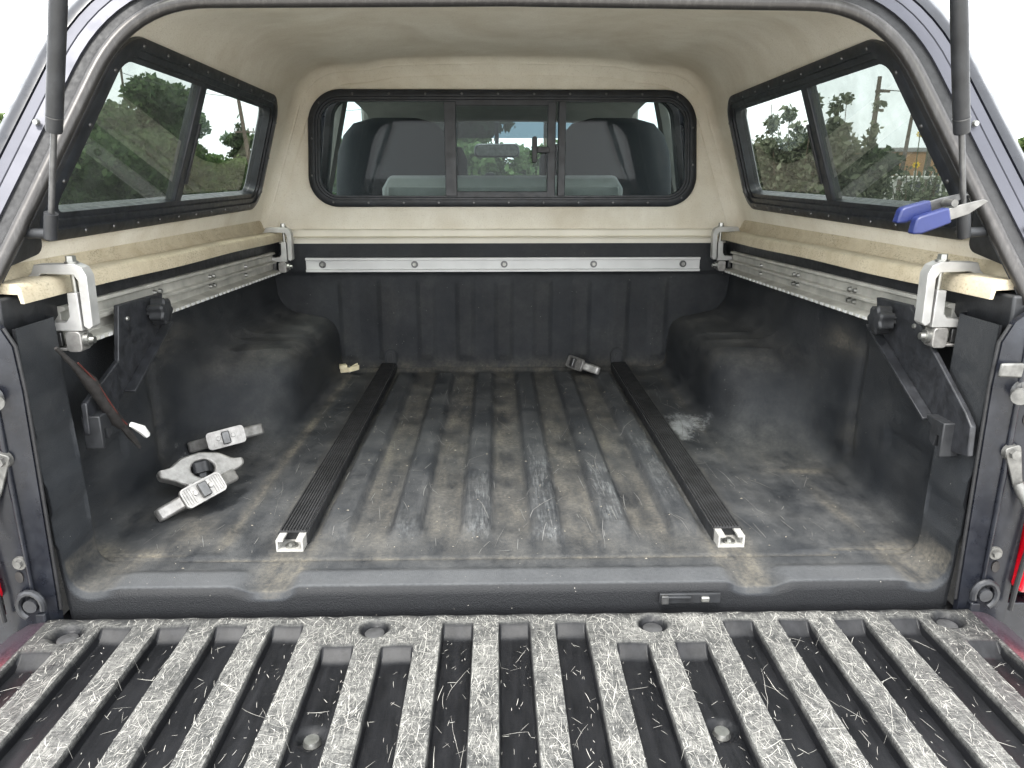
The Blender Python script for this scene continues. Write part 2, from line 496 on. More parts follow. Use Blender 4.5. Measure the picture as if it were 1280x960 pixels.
class MB:
    """collects shapes, builds one mesh"""

    def __init__(self):
        self.v, self.f = [], []

    def _add(self, vs, fs):
        k = len(self.v)
        self.v += [Vector(p) for p in vs]
        self.f += [tuple(i + k for i in q) for q in fs]
        return self

    def box(self, a, b):
        (x0, y0, z0), (x1, y1, z1) = [tuple(min(p, q) for p, q in zip(a, b)), tuple(max(p, q) for p, q in zip(a, b))]
        return self._add([(x0, y0, z0), (x1, y0, z0), (x1, y1, z0), (x0, y1, z0), (x0, y0, z1), (x1, y0, z1), (x1, y1, z1), (x0, y1, z1)],
                         [(0, 3, 2, 1), (4, 5, 6, 7), (0, 1, 5, 4), (1, 2, 6, 5), (2, 3, 7, 6), (3, 0, 4, 7)])

    def cyl(self, p, q, r0, r1=None, n=16, caps=True):
        r1 = r0 if r1 is None else r1
        p, q = Vector(p), Vector(q)
        d = (q - p).normalized()
        a = d.orthogonal().normalized()
        b = d.cross(a)
        vs = []
        for c, r in ((p, r0), (q, r1)):
            for i in range(n):
                t_ = 2 * math.pi * i / n
                vs.append(c + (a * math.cos(t_) + b * math.sin(t_)) * r)
        fs = [(i, (i + 1) % n, n + (i + 1) % n, n + i) for i in range(n)]
        if caps:
            fs += [tuple(range(n - 1, -1, -1)), tuple(range(n, 2 * n))]
        return self._add(vs, fs)

    def tube(self, path, r, n=10, caps=True):
        path = [Vector(p) for p in path]
        rs = r if isinstance(r, (list, tuple)) else [r] * len(path)
        vs, fs = [], []
        up = None
        for i, p in enumerate(path):
            d = (path[min(i + 1, len(path) - 1)] - path[max(i - 1, 0)]).normalized()
            if up is None:
                up = d.orthogonal().normalized()
            else:
                up = (up - d * up.dot(d)).normalized()
            b = d.cross(up)
            for k in range(n):
                t_ = 2 * math.pi * k / n
                vs.append(p + (up * math.cos(t_) + b * math.sin(t_)) * rs[i])
        for i in range(len(path) - 1):
            for k in range(n):
                fs.append((i * n + k, i * n + (k + 1) % n, (i + 1) * n + (k + 1) % n, (i + 1) * n + k))
        if caps:
            fs += [tuple(range(n - 1, -1, -1)), tuple(range((len(path) - 1) * n, len(path) * n))]
        return self._add(vs, fs)

    def prism(self, loop, mapf, h0, h1):
        """closed 2D loop extruded from h0 to h1; mapf(a,b,h)->3D"""
        n = len(loop)
        vs = [mapf(a, b, h0) for a, b in loop] + [mapf(a, b, h1) for a, b in loop]
        fs = [(i, (i + 1) % n, n + (i + 1) % n, n + i) for i in range(n)]
        fs += [tuple(range(n - 1, -1, -1)), tuple(range(n, 2 * n))]
        return self._add(vs, fs)

    def ringprism(self, outer, inner, mapf, h0, h1):
        n = len(outer)
        vs = []
        for lp, h in ((outer, h0), (outer, h1), (inner, h1), (inner, h0)):
            vs += [mapf(a, b, h) for a, b in lp]
        fs = []
        for s_ in range(4):
            s2 = (s_ + 1) % 4
            for i in range(n):
                j = (i + 1) % n
                fs.append((s_ * n + i, s_ * n + j, s2 * n + j, s2 * n + i))
        return self._add(vs, fs)

    def loops(self, rows, close=True, cap0=False, cap1=False):
        n = len(rows[0])
        vs = [p for r_ in rows for p in r_]
        fs = []
        for i in range(len(rows) - 1):
            for k in range(n if close else n - 1):
                j = (k + 1) % n
                fs.append((i * n + k, i * n + j, (i + 1) * n + j, (i + 1) * n + k))
        if cap0:
            fs.append(tuple(range(n - 1, -1, -1)))
        if cap1:
            fs.append(tuple(range((len(rows) - 1) * n, len(rows) * n)))
        return self._add(vs, fs)

    def build(self, name, mat, parent=None, **k):
        o = obj(name, self.v, self.f, mat, parent, **k)
        bm = bmesh.new()
        bm.from_mesh(o.data)
        bmesh.ops.recalc_face_normals(bm, faces=bm.faces)
        bm.to_mesh(o.data)
        bm.free()
        return o


def sstep(a, b, x):
    t_ = min(1.0, max(0.0, (x - a) / (b - a)))
    return t_ * t_ * (3 - 2 * t_)


def lerp(a, b, t_):
    return a + (b - a) * t_


def rpoly(corners, r, n=8):
    """rounded polygon loop; r number or list"""
    k = len(corners)
    rs = r if isinstance(r, (list, tuple)) else [r] * k
    out = []
    for i, c in enumerate(corners):
        c = Vector(c)
        a, b = Vector(corners[i - 1]), Vector(corners[(i + 1) % k])
        da, db = (a - c).normalized(), (b - c).normalized()
        rr = max(rs[i], 1e-4)
        p0, p1 = c + da * rr, c + db * rr
        for j in range(n + 1):
            t_ = j / n
            # rational quadratic for a near-circular corner
            w = 0.72
            w0, w1, w2 = (1 - t_) ** 2, 2 * t_ * (1 - t_) * w, t_ ** 2
            p = (p0 * w0 + c * w1 + p1 * w2) / (w0 + w1 + w2)
            out.append((p.x, p.y))
    return out


def inset(corners, d):
    """offset a convex polygon inward by d (either winding)"""
    k = len(corners)
    area = sum(corners[i][0] * corners[(i + 1) % k][1] - corners[(i + 1) % k][0] * corners[i][1] for i in range(k))
    s_ = 1 if area > 0 else -1
    lines = []
    for i in range(k):
        a, b = Vector(corners[i]), Vector(corners[(i + 1) % k])
        t_ = (b - a).normalized()
        nrm = Vector((-t_.y, t_.x)) * s_
        lines.append((a + nrm * d, t_))
    out = []
    for i in range(k):
        (p, u), (q, v) = lines[i - 1], lines[i]
        cr = u.x * v.y - u.y * v.x
        w = q - p
        s2 = (w.x * v.y - w.y * v.x) / cr
        out.append(tuple(p + u * s2))
    return out


def inside(pt, poly):
    x, y = pt
    c = False
    j = len(poly) - 1
    for i in range(len(poly)):
        xi, yi = poly[i]
        xj, yj = poly[j]
        if (yi > y) != (yj > y) and x < (xj - xi) * (y - yi) / (yj - yi) + xi:
            c = not c
        j = i
    return c


def frame(corners, r, stages, mapf, n=8):
    """stages: (inset, height) profile swept round a rounded polygon"""
    mb = MB()
    rows = []
    for d, h in stages:
        lp = rpoly(inset(corners, d) if abs(d) > 1e-9 else corners, max(0.004, r - d), n)
        rows.append([mapf(a, b, h) for a, b in lp])
    return mb.loops(rows)


def resample(pl, n):
    pl = [Vector(p) for p in pl]
    ds = [0]
    for a, b in zip(pl, pl[1:]):
        ds.append(ds[-1] + (b - a).length)
    out = []
    k = 0
    for i in range(n):
        s_ = ds[-1] * i / (n - 1)
        while k < len(pl) - 2 and ds[k + 1] < s_:
            k += 1
        t_ = (s_ - ds[k]) / max(1e-9, ds[k + 1] - ds[k])
        out.append(pl[k].lerp(pl[k + 1], min(1, t_)))
    return out


def qbez(p0, c, p1, n=8):
    p0, c, p1 = Vector(p0), Vector(c), Vector(p1)
    return [p0 * (1 - t_) ** 2 + c * 2 * t_ * (1 - t_) + p1 * t_ ** 2 for t_ in [i / n for i in range(n + 1)]]


def copy_tree(o, parent=None):
    c = o.copy()
    COL.objects.link(c)
    if parent:
        c.parent = parent
    for ch in [x for x in o.children]:
        copy_tree(ch, c)
    return c


GZ = -0.84      # ground level; z = 0 is the cargo floor

# ------------------------------------------------------------------ ground
def sheet(name, x0, x1, y0, y1, z, mat, label=None):
    o = obj(name, [(x0, y0, z), (x1, y0, z), (x1, y1, z), (x0, y1, z)], [(0, 1, 2, 3)], mat, smooth=False)
    tag(o, kind='structure')
    return o


sheet('ground', -600, 600, -600, 600, GZ, 'asphalt_ground')
sheet('concrete_apron', -7, 9, -30, 6.5, GZ + 0.004, 'pale_concrete')
sheet('grass_field', -9, 60, 22, 80, GZ + 0.004, 'dry_grass_ground')

# ------------------------------------------------------------------ the truck
truck = empty('pickup_truck', (0, 1.0, GZ), 'dark navy pickup truck with its tailgate lowered and black cargo bed', 'truck')
OFF = Vector((0, -1.0, -GZ))     # parts are written in cargo-bed coordinates


def T(o):
    """place a truck part: parent to truck keeping cargo-bed coordinates"""
    o.parent = truck
    o.location = OFF
    return o


def gauss(x, c, s_):
    return math.exp(-((x - c) / s_) ** 2)


# --- cargo floor and sides
RIBS = [-0.345, -0.207, -0.069, 0.069, 0.207, 0.345]
FX = 0.50       # floor sheet half width treated as height field
YS = [0.018 + 0.0042 * i for i in range(35)] + [0.166 + (1.505 - 0.166) * i / 150 for i in range(151)]


def floor_z(x, y):
    z = 0.0
    for c in RIBS:
        e = sstep(0.195, 0.245, y) * (1 - sstep(1.40, 1.455, y))
        d = abs(x - c)
        z += 0.017 * e * (1 - sstep(0.023, 0.034, d))
    ax = abs(x)
    z += 0.004 * sstep(0.528, 0.538, ax) * sstep(0.13, 0.14, y)
    z -= 0.003 * gauss(ax, 0.545, 0.006) * sstep(0.13, 0.2, y)
    if ax > 0.46:
        z -= 0.004 * gauss(ax, 0.600, 0.006) * sstep(0.22, 0.28, y) * (1 - sstep(0.75, 0.95, y))
    # sill pad along the rear edge with dips in line with the two tracks
    pad = (1 - sstep(0.068, 0.098, y)) * (1 - sstep(0.66, 0.72, ax)) * (1 - (sstep(0.365, 0.395, ax) - sstep(0.445, 0.485, ax)))
    z += 0.0075 * pad
    chan = (sstep(0.365, 0.395, ax) - sstep(0.445, 0.485, ax))
    z -= 0.003 * chan * (1 - sstep(0.05, 0.15, y))
    # rounded front lip
    z -= 0.012 * (1 - sstep(0.014, 0.028, y)) ** 1.6
    # crease line of the floor mat
    yl = 0.128 if ax < 0.60 else 0.142
    z -= 0.003 * gauss(y, yl, 0.004)
    z += 0.010 * sstep(1.462, 1.505, y) ** 2
    return z


def wall_x(y):
    return lerp(0.750, 0.800, sstep(0.118, 0.150, y))


def prof(y):
    """outer part of the right half section from x=FX to the top of the side"""
    w = sstep(0.58, 0.98, y)
    xw = wall_x(y)
    nw = [(FX, 0), (0.58, 0), (0.66, 0), (xw - 0.045, 0)] + [tuple(p) for p in qbez((xw - 0.042, 0), (xw - 0.002, 0.0), (xw, 0.045), 7)] + [(xw, 0.16), (xw + 0.004, 0.30), (xw + 0.006, 0.455)]
    wl_ = [(FX, 0), (0.545, 0)] + [tuple(p) for p in qbez((0.55, 0), (0.582, 0.002), (0.584, 0.035), 5)] + [(0.588, 0.085)] + \
        [tuple(p) for p in qbez((0.590, 0.125), (0.594, 0.186), (0.645, 0.197), 8)] + [tuple(p) for p in qbez((0.725, 0.213), (0.782, 0.222), (0.795, 0.285), 8)] + [(0.806, 0.455)]
    n = 64
    a, b = resample(nw, n), resample(wl_, n)
    pts = []
    for p, q in zip(a, b):
        pts.append(p.lerp(q, w))
    return pts


nfx = 134
verts, dust_shade, wear, pad_grey, spill, faces = [], [], [], [], [], []
fxs = [-FX + 2 * FX * i / (nfx - 1) for i in range(nfx)]
for y in YS:
    row = []
    pr = prof(y)
    right = []
    for i, p in enumerate(pr[1:]):
        t_ = (1 - sstep(0.0, 0.06, p.y)) * (1 - 0.0)
        z = p.y + floor_z(p.x, y) * t_
        # shallow moulded ridges over the wheel arch
        w = sstep(0.58, 0.98, y)
        arch = sstep(0.12, 0.17, p.y) * (1 - sstep(0.22, 0.26, p.y)) * w
        rr = y + (p.x - 0.60) * 0.9
        for c in (0.93, 1.03, 1.13, 1.23):
            z += 0.006 * arch * gauss(rr, c, 0.009)
        right.append((p.x, z))
    row = [(-x, z) for x, z in reversed(right)] + [(x, floor_z(x, y)) for x in fxs] + right
    for x, z in row:
        # side wall pillow panels
        ax = abs(x)
        dx = 0
        if z > 0.05 and y > 0.16:
            # recessed panel low on the wall near the tailgate, vertical fold where the arch begins
            panel = sstep(0.20, 0.215, y) * (1 - sstep(0.36, 0.375, y)) * sstep(0.115, 0.125, z) * (1 - sstep(0.165, 0.175, z))
            dx = 0.009 * panel - 0.010 * gauss(y, 0.52, 0.016) * (1 - sstep(0.30, 0.36, z))
        if y < 0.118 and z > 0.03:
            dx = 0.004 * (sstep(0.20, 0.205, z) - sstep(0.27, 0.275, z)) + 0.004 * (sstep(0.09, 0.095, z) - sstep(0.14, 0.145, z))
        verts.append((x + math.copysign(dx, x), y, z))
        d, wv, sc, sl = 0.0, 0.0, 0.0, 0.0
        if z < 0.06:
            ribd = min(abs(x - c) for c in RIBS)
            inb = 1 - sstep(0.36, 0.39, ax)
            mid = sstep(0.15, 0.3, y)
            d += 0.60 * inb * mid * sstep(0.028, 0.042, ribd) * (0.6 + 0.5 * sstep(1.5, 0.9, y) if False else 1.0)
            d += 0.22 * inb * (1 - sstep(0.20, 0.30, y)) * sstep(0.09, 0.13, y)
            d += 0.55 * gauss(ax, 0.455, 0.012) * sstep(0.15, 0.2, y) * 0.7 + 0.4 * gauss(ax, 0.380, 0.008)
            # dusty lines and stains that the photograph shows
            d += 1.1 * gauss(x, -0.538 - 0.010, 0.011) * sstep(0.13, 0.2, y)
            d += 0.35 * gauss(x, 0.545, 0.012) * sstep(0.3, 0.8, y)
            d += 0.95 * gauss(ax, 0.418, 0.034) * (1 - sstep(0.155, 0.20, y)) * (0.9 if x > 0 else 1.0)
            d += 0.65 * gauss(y, 0.150, 0.016) * sstep(0.60, 0.70, ax)
            d += 0.75 * sstep(0.66, 0.70, ax) * (1 - sstep(0.125, 0.150, y))
            d += 0.70 * gauss(x, -0.62, 0.04) * gauss(y, 0.21, 0.07) + 0.35 * gauss(x, -0.70, 0.08) * gauss(y, 0.30, 0.05)
            d += 0.75 * gauss(x, 0.680 - (y - 0.41) * 0.02, 0.014) * gauss(y, 0.34, 0.11)
            d += 0.75 * gauss(y, 0.520, 0.016) * gauss(x, 0.70, 0.075) + 0.55 * gauss(y, 0.520, 0.016) * gauss(x, -0.74, 0.06)
            d += 0.30 * gauss(y, 0.62, 0.10) * gauss(ax, 0.68, 0.09)
            d += 0.50 * gauss(ax, 0.765, 0.04) * gauss(y, 0.165, 0.03)
            d += 0.55 * gauss(y, 1.492, 0.014) + 0.25 * gauss(y, 1.42, 0.05) * (1 - sstep(0.5, 0.6, ax)) * sstep(0.03, 0.06, ribd)
            d += 0.9 * gauss(y, 0.128 if ax < 0.6 else 0.142, 0.0035) * (1 - 0.4 * sstep(0, 1, math.sin(x * 40) * 0.5 + 0.5))
            d *= 0.80 + 0.35 * math.sin(x * 37.7 + y * 11) * math.sin(y * 17.3 - x * 9)
            # scuffs on the rib crowns
            for c, ya, yb, k in ((-0.069, 0.22, 0.55, 0.85), (0.069, 0.20, 0.75, 0.9), (0.207, 0.26, 0.62, 1.1), (-0.207, 0.21, 0.36, 0.45), (0.345, 0.35, 0.85, 0.7), (-0.345, 0.2, 0.3, 0.25)):
                wv += k * 0.9 * (1 - sstep(0.012, 0.036, abs(x - c - 0.004))) * sstep(ya - 0.05, ya + 0.03, y) * (1 - sstep(yb - 0.15, yb, y))
            sl = 1.0 * gauss(x, 0.515, 0.075) * gauss(y, 0.90, 0.10) + 0.8 * gauss(x, 0.480, 0.02) * gauss(y, 0.79, 0.09) + 0.95 * gauss(x, -0.755, 0.045) * gauss(y, 0.60, 0.05)
            pad_ = (1 - sstep(0.070, 0.090, y)) * (1 - sstep(0.66, 0.70, ax)) * (1 - (sstep(0.365, 0.395, ax) - sstep(0.445, 0.485, ax)))
            sc = 0.85 * pad_ * sstep(0.021, 0.027, y)  # even grey tone over the sill pad
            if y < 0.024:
                d -= 0.5  # marks the front face of the sill for the painted shade
        else:
            d += 0.10 * gauss(z, 0.19, 0.04) * sstep(0.7, 1.0, y) + 0.45 * gauss(y, 0.62, 0.12) * gauss(z, 0.30, 0.035) + 0.16 * gauss(z, 0.20, 0.03) * gauss(y, 0.9, 0.2) + 0.2 * gauss(y, 0.52, 0.04) * gauss(z, 0.10, 0.07)
        dust_shade.append(min(1.0, max(-0.5, d)))
        wear.append(min(1.0, wv))
        pad_grey.append(sc)
        spill.append(sl)
    NW = len(row)
for j in range(len(YS) - 1):
    for i in range(NW - 1):
        a = j * NW + i
        faces.append((a, a + 1, a + NW + 1, a + NW))
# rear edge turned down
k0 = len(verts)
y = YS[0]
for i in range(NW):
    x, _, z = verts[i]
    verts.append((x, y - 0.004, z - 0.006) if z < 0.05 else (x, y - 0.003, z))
    dust_shade.append(-0.4)
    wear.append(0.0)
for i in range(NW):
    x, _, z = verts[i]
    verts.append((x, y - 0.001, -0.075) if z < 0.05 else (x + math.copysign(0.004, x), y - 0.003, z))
    dust_shade.append(-0.6)  # turned-down face takes the painted shade too
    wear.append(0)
for i in range(NW - 1):
    faces.append((i + 1, i, k0 + i, k0 + i + 1))
    faces.append((k0 + i + 1, k0 + i, k0 + NW + i, k0 + NW + i + 1))
T(obj('bed_liner', verts, faces, 'bed_liner_black', attrs={'dust_shade': dust_shade, 'wear': wear, 'pad_grey': pad_grey + [0.0] * (len(verts) - len(pad_grey)), 'spill': spill + [0.0] * (len(verts) - len(spill))}, sharp=60))

rs = random.Random(77)
fv, ff = [], []
for i in range(520):
    x, y = rs.uniform(-0.70, 0.70), rs.uniform(0.14, 1.40)
    if 0.375 < abs(x) < 0.455 or (abs(x) > 0.55 and y > 0.5):
        continue
    an = math.pi / 2 + rs.gauss(0, 0.28) if rs.random() < 0.75 else rs.uniform(0, 6.28)
    ln = min(0.22, rs.expovariate(1 / 0.030) + 0.006)
    wd = rs.choice((0.0004, 0.0006, 0.0009))
    k, n, m = len(fv), max(3, int(ln / 0.008)), 0
    for q in range(n + 1):
        if not 0.13 < y < 1.46 or 0.375 < abs(x) < 0.455:
            break
        z = floor_z(x, y) + 0.0012
        ww = wd * (0.3 + 0.7 * math.sin(math.pi * (q + 0.3) / (n + 0.6)))
        fv += [(x - math.sin(an) * ww, y + math.cos(an) * ww, z), (x + math.sin(an) * ww, y - math.cos(an) * ww, z)]
        x += math.cos(an) * ln / n
        y += math.sin(an) * ln / n
        an += rs.gauss(0, 0.04)
        m += 1
    ff += [(k + 2 * q, k + 2 * q + 1, k + 2 * q + 3, k + 2 * q + 2) for q in range(m - 1)]
bl_ = [o for o in truck.children if o.name == 'bed_liner'][0]
obj('scratch_marks', fv, ff, 'floor_scratch', bl_, smooth=False)['kind'] = 'stuff'
fv, ff = [], []
for i in range(420):
    x, y = rs.uniform(-0.74, 0.74), 0.05 + 1.42 * rs.random() ** 0.8
    if 0.38 < abs(x) < 0.452 or (abs(x) > 0.56 and y > 0.55):
        continue
    r_ = rs.choice((0.0007, 0.0008, 0.0010, 0.0012, 0.0017))
    z = floor_z(x, y)
    k = len(fv)
    a = rs.uniform(0, 6.28)
    e = rs.uniform(1, 2.4)
    fv += [(x + r_ * e * math.cos(a + t_), y + r_ * math.sin(a + t_), z) for t_ in (0, 2.1, 4.2)] + [(x, y, z + r_ * 1.1)]
    ff += [(k, k + 1, k + 3), (k + 1, k + 2, k + 3), (k + 2, k, k + 3)]
obj('grit', fv, ff, 'grit_pale', bl_, smooth=False)['kind'] = 'stuff'

# --- headboard of the bed, with moulded vertical ribs
hx = [-0.81 + 1.62 * i / 200 for i in range(201)]
hz = [0.0 + 0.455 * i / 60 for i in range(61)]
HR = [0.138 * k for k in range(-5, 6)]
verts, faces, dust_shade, wear = [], [], [], []
for z in hz:
    for x in hx:
        e = sstep(0.03, 0.06, z) * (1 - sstep(0.31, 0.335, z)) * (1 - sstep(0.60, 0.62, abs(x)))
        d = min(abs(x - c) for c in HR)
        rib = e * (1 - sstep(0.022, 0.034, d))
        y = 1.512 - 0.007 * rib - 0.012 * sstep(0.345, 0.36, z) + 0.0 * z
        verts.append((x, y, z))
        dust_shade.append(0.5 * gauss(z, 0.0, 0.035) + 0.05 * rib)
        wear.append(0.0)
nx = len(hx)
for j in range(len(hz) - 1):
    for i in range(nx - 1):
        a = j * nx + i
        faces.append((a, a + 1, a + nx + 1, a + nx))
hb = T(obj('headboard', verts, faces, 'bed_liner_black', attrs={'dust_shade': dust_shade, 'wear': wear}, sharp=60))
for s in (-1, 1):
    lp = rpoly([(-0.022, 0.012), (0.022, 0.012), (0.022, 0.082), (-0.022, 0.082)], 0.0215, 6)
    mb = MB()
    mf = lambda a, b, h, s=s: (0.409 * s + a, 1.508 - h, b)
    inn = rpoly(inset([(-0.022, 0.012), (0.022, 0.012), (0.022, 0.082), (-0.022, 0.082)], 0.006), 0.0155, 6)
    mb.ringprism(lp, inn, mf, 0, 0.010)
    o = mb.build('oval_plug', 'bed_liner_black', hb)
    mb = MB()
    mb.prism(inn, mf, 0.001, 0.005)
    mb.prism([(p[0] * 0.45, 0.047 + (p[1] - 0.047) * 0.6) for p in inn], mf, 0.004, 0.009)
    mb.build('plug_face', 'black_plastic', hb)

# --- aluminium tie-down rail on the headboard
prof2 = [(-0.024, 0), (0.024, 0), (0.024, 0.014), (0.017, 0.014), (0.015, 0.007), (-0.015, 0.007), (-0.017, 0.014), (-0.024, 0.014)]
mb = MB()
rows = []
for x in (-0.685, 0.685):
    rows.append([(x, 1.497 - h, 0.383 + b) for b, h in prof2])
mb.loops(rows, True, True, True)
for i in range(31):
    x = -0.66 + 0.044 * i
    mb.box((x - 0.012, 1.4905, 0.383 + 0.0145), (x + 0.012, 1.4885, 0.383 + 0.0125))
    mb.box((x - 0.012, 1.4905, 0.383 - 0.0145), (x + 0.012, 1.4885, 0.383 - 0.0125))
fr = T(mb.build('tie_down_rail', 'bright_aluminium'))
for x in (-0.628, -0.31, 0.001, 0.313, 0.626):
    mb = MB()
    mb.cyl((x, 1.492, 0.384), (x, 1.486, 0.384), 0.0125, 0.0115, 20)
    mb.build('washer', 'dark_steel', fr)
    mb = MB()
    mb.cyl((x, 1.487, 0.384), (x, 1.481, 0.384), 0.0072, 0.006, 6)
    mb.build('bolt', 'zinc_steel', fr)

# --- side rails
for s in (-1, 1):
    def za(y):
        return lerp(0.430, 0.402, (y - 0.17) / 1.23)
    pr = [(0.795, 0.034), (0.764, 0.034), (0.762, 0.027), (0.772, 0.024), (0.772, 0.006), (0.760, 0.004), (0.760, -0.003), (0.773, -0.005), (0.773, -0.024), (0.748, -0.029), (0.746, -0.036), (0.795, -0.038)]
    rows = [[(s * x, y, za(y) + z) for x, z in pr] for y in (0.165, 1.405)]
    mb = MB().loops(rows, True, True, True)
    rl = T(mb.build('side_rail', 'weathered_aluminium', bevel=0.0012))
    mb = MB()
    y = 0.20
    while y < 1.38:
        mb.box((s * 0.7445, y, za(y) - 0.0355), (s * 0.7472, y + 0.013, za(y) - 0.0300))
        y += 0.030
    nt = mb.build('lit_notch_row', 'bright_aluminium', rl)  # bright raised boxes for the light showing at the lip's notches
    nt['kind'] = 'stuff'
    for y in (0.52, 0.545, 0.84, 0.865, 1.12):
        for dz in (0.012, -0.013):
            mb = MB().cyl((s * 0.773, y, za(y) + dz), (s * 0.765, y, za(y) + dz), 0.0065, 0.0045, 12)
            mb.build('rivet', 'zinc_steel', rl)

# --- inner bed rail (steel lip under the shell flange)
for s in (-1, 1):
    rows = []
    for y in (0.02, 1.515):
        dz = lerp(0.0, -0.028, y / 1.515)
        rows.append([(s * x, y, z + dz) for x, z in ((0.792, 0.430), (0.776, 0.452), (0.774, 0.500), (0.930, 0.503), (0.930, 0.430))])
    T(MB().loops(rows, True, True, True).build('bed_rail', 'black_plastic', bevel=0.004))
T(MB().box((-0.775, 1.505, 0.40), (0.775, 1.56, 0.4665)).build('bed_rail', 'navy_paint', bevel=0.004))

# --- floor tracks
for s in (-1, 1):
    c = 0.416 * s
    pr = [(-0.025, -0.004), (0.025, -0.004), (0.025, 0.020), (0.012, 0.020), (0.012, 0.0165), (0.0215, 0.0165), (0.0215, 0.0), (-0.0215, 0.0), (-0.0215, 0.0165), (-0.012, 0.0165), (-0.012, 0.020), (-0.025, 0.020)]
    rows = [[(c + x, y, z + 0.004) for x, z in pr] for y in (0.158, 1.498)]
    tr = T(MB().loops(rows, True, True, True).build('floor_track', 'galvanised_channel'))
    pr = [(-0.0255, 0.0205)]
    nrib = 9
    for i in range(nrib):
        x0 = -0.0255 + 0.051 * i / nrib
        w = 0.051 / nrib
        pr += [(x0 + w * 0.12, 0.0262), (x0 + w * 0.62, 0.0262), (x0 + w * 0.75, 0.0232), (x0 + w * 0.98, 0.0232)]
    pr += [(0.0255, 0.0205), (0.0275, 0.006), (0.0255, 0.006), (-0.0255, 0.006), (-0.0275, 0.006)]
    pr = [(x, z) for x, z in pr]
    top = pr[:-4] + [(0.0255, 0.0202), (-0.0255, 0.0202)]
    rows = [[(c + x, y, z + 0.0042) for x, z in top] for y in (0.188, 1.497)]
    MB().loops(rows, True, True, True).build('grip_strip', 'rubber_grip', tr, smooth=False)
    for q in (-1, 1):
        MB().box((c + q * 0.0262, 0.186, 0.001), (c + q * 0.0285, 1.497, 0.0238)).build('track_flank', 'black_plastic', tr)
    mb = MB()
    mb.cyl((c, 0.173, 0.004), (c, 0.173, 0.0075), 0.0115, None, 18)
    mb.cyl((c, 0.173, 0.007), (c, 0.173, 0.012), 0.0065, 0.006, 6)
    mb.build('bolt', 'zinc_steel', tr)
    MB().box((c - 0.0195, 0.200, 0.0045), (c + 0.0195, 0.203, 0.0195)).build('track_stop', 'black_plastic', tr)

# --- latch plate on the sill face
mb = MB()
mb.box((0.248, 0.0095, -0.022), (0.352, 0.004, -0.004))
mb.box((0.252, 0.004, -0.010), (0.30, -0.002, -0.006))
o = T(mb.build('sill_catch', 'black_plastic', bevel=0.001))
MB().box((0.318, 0.005, -0.018), (0.332, -0.001, -0.008)).build('spring', 'zinc_steel', o, bevel=0.002)
MB().box((0.250, 0.005, -0.020), (0.262, -0.0025, -0.005)).build('tab', 'dark_steel', o, bevel=0.001)

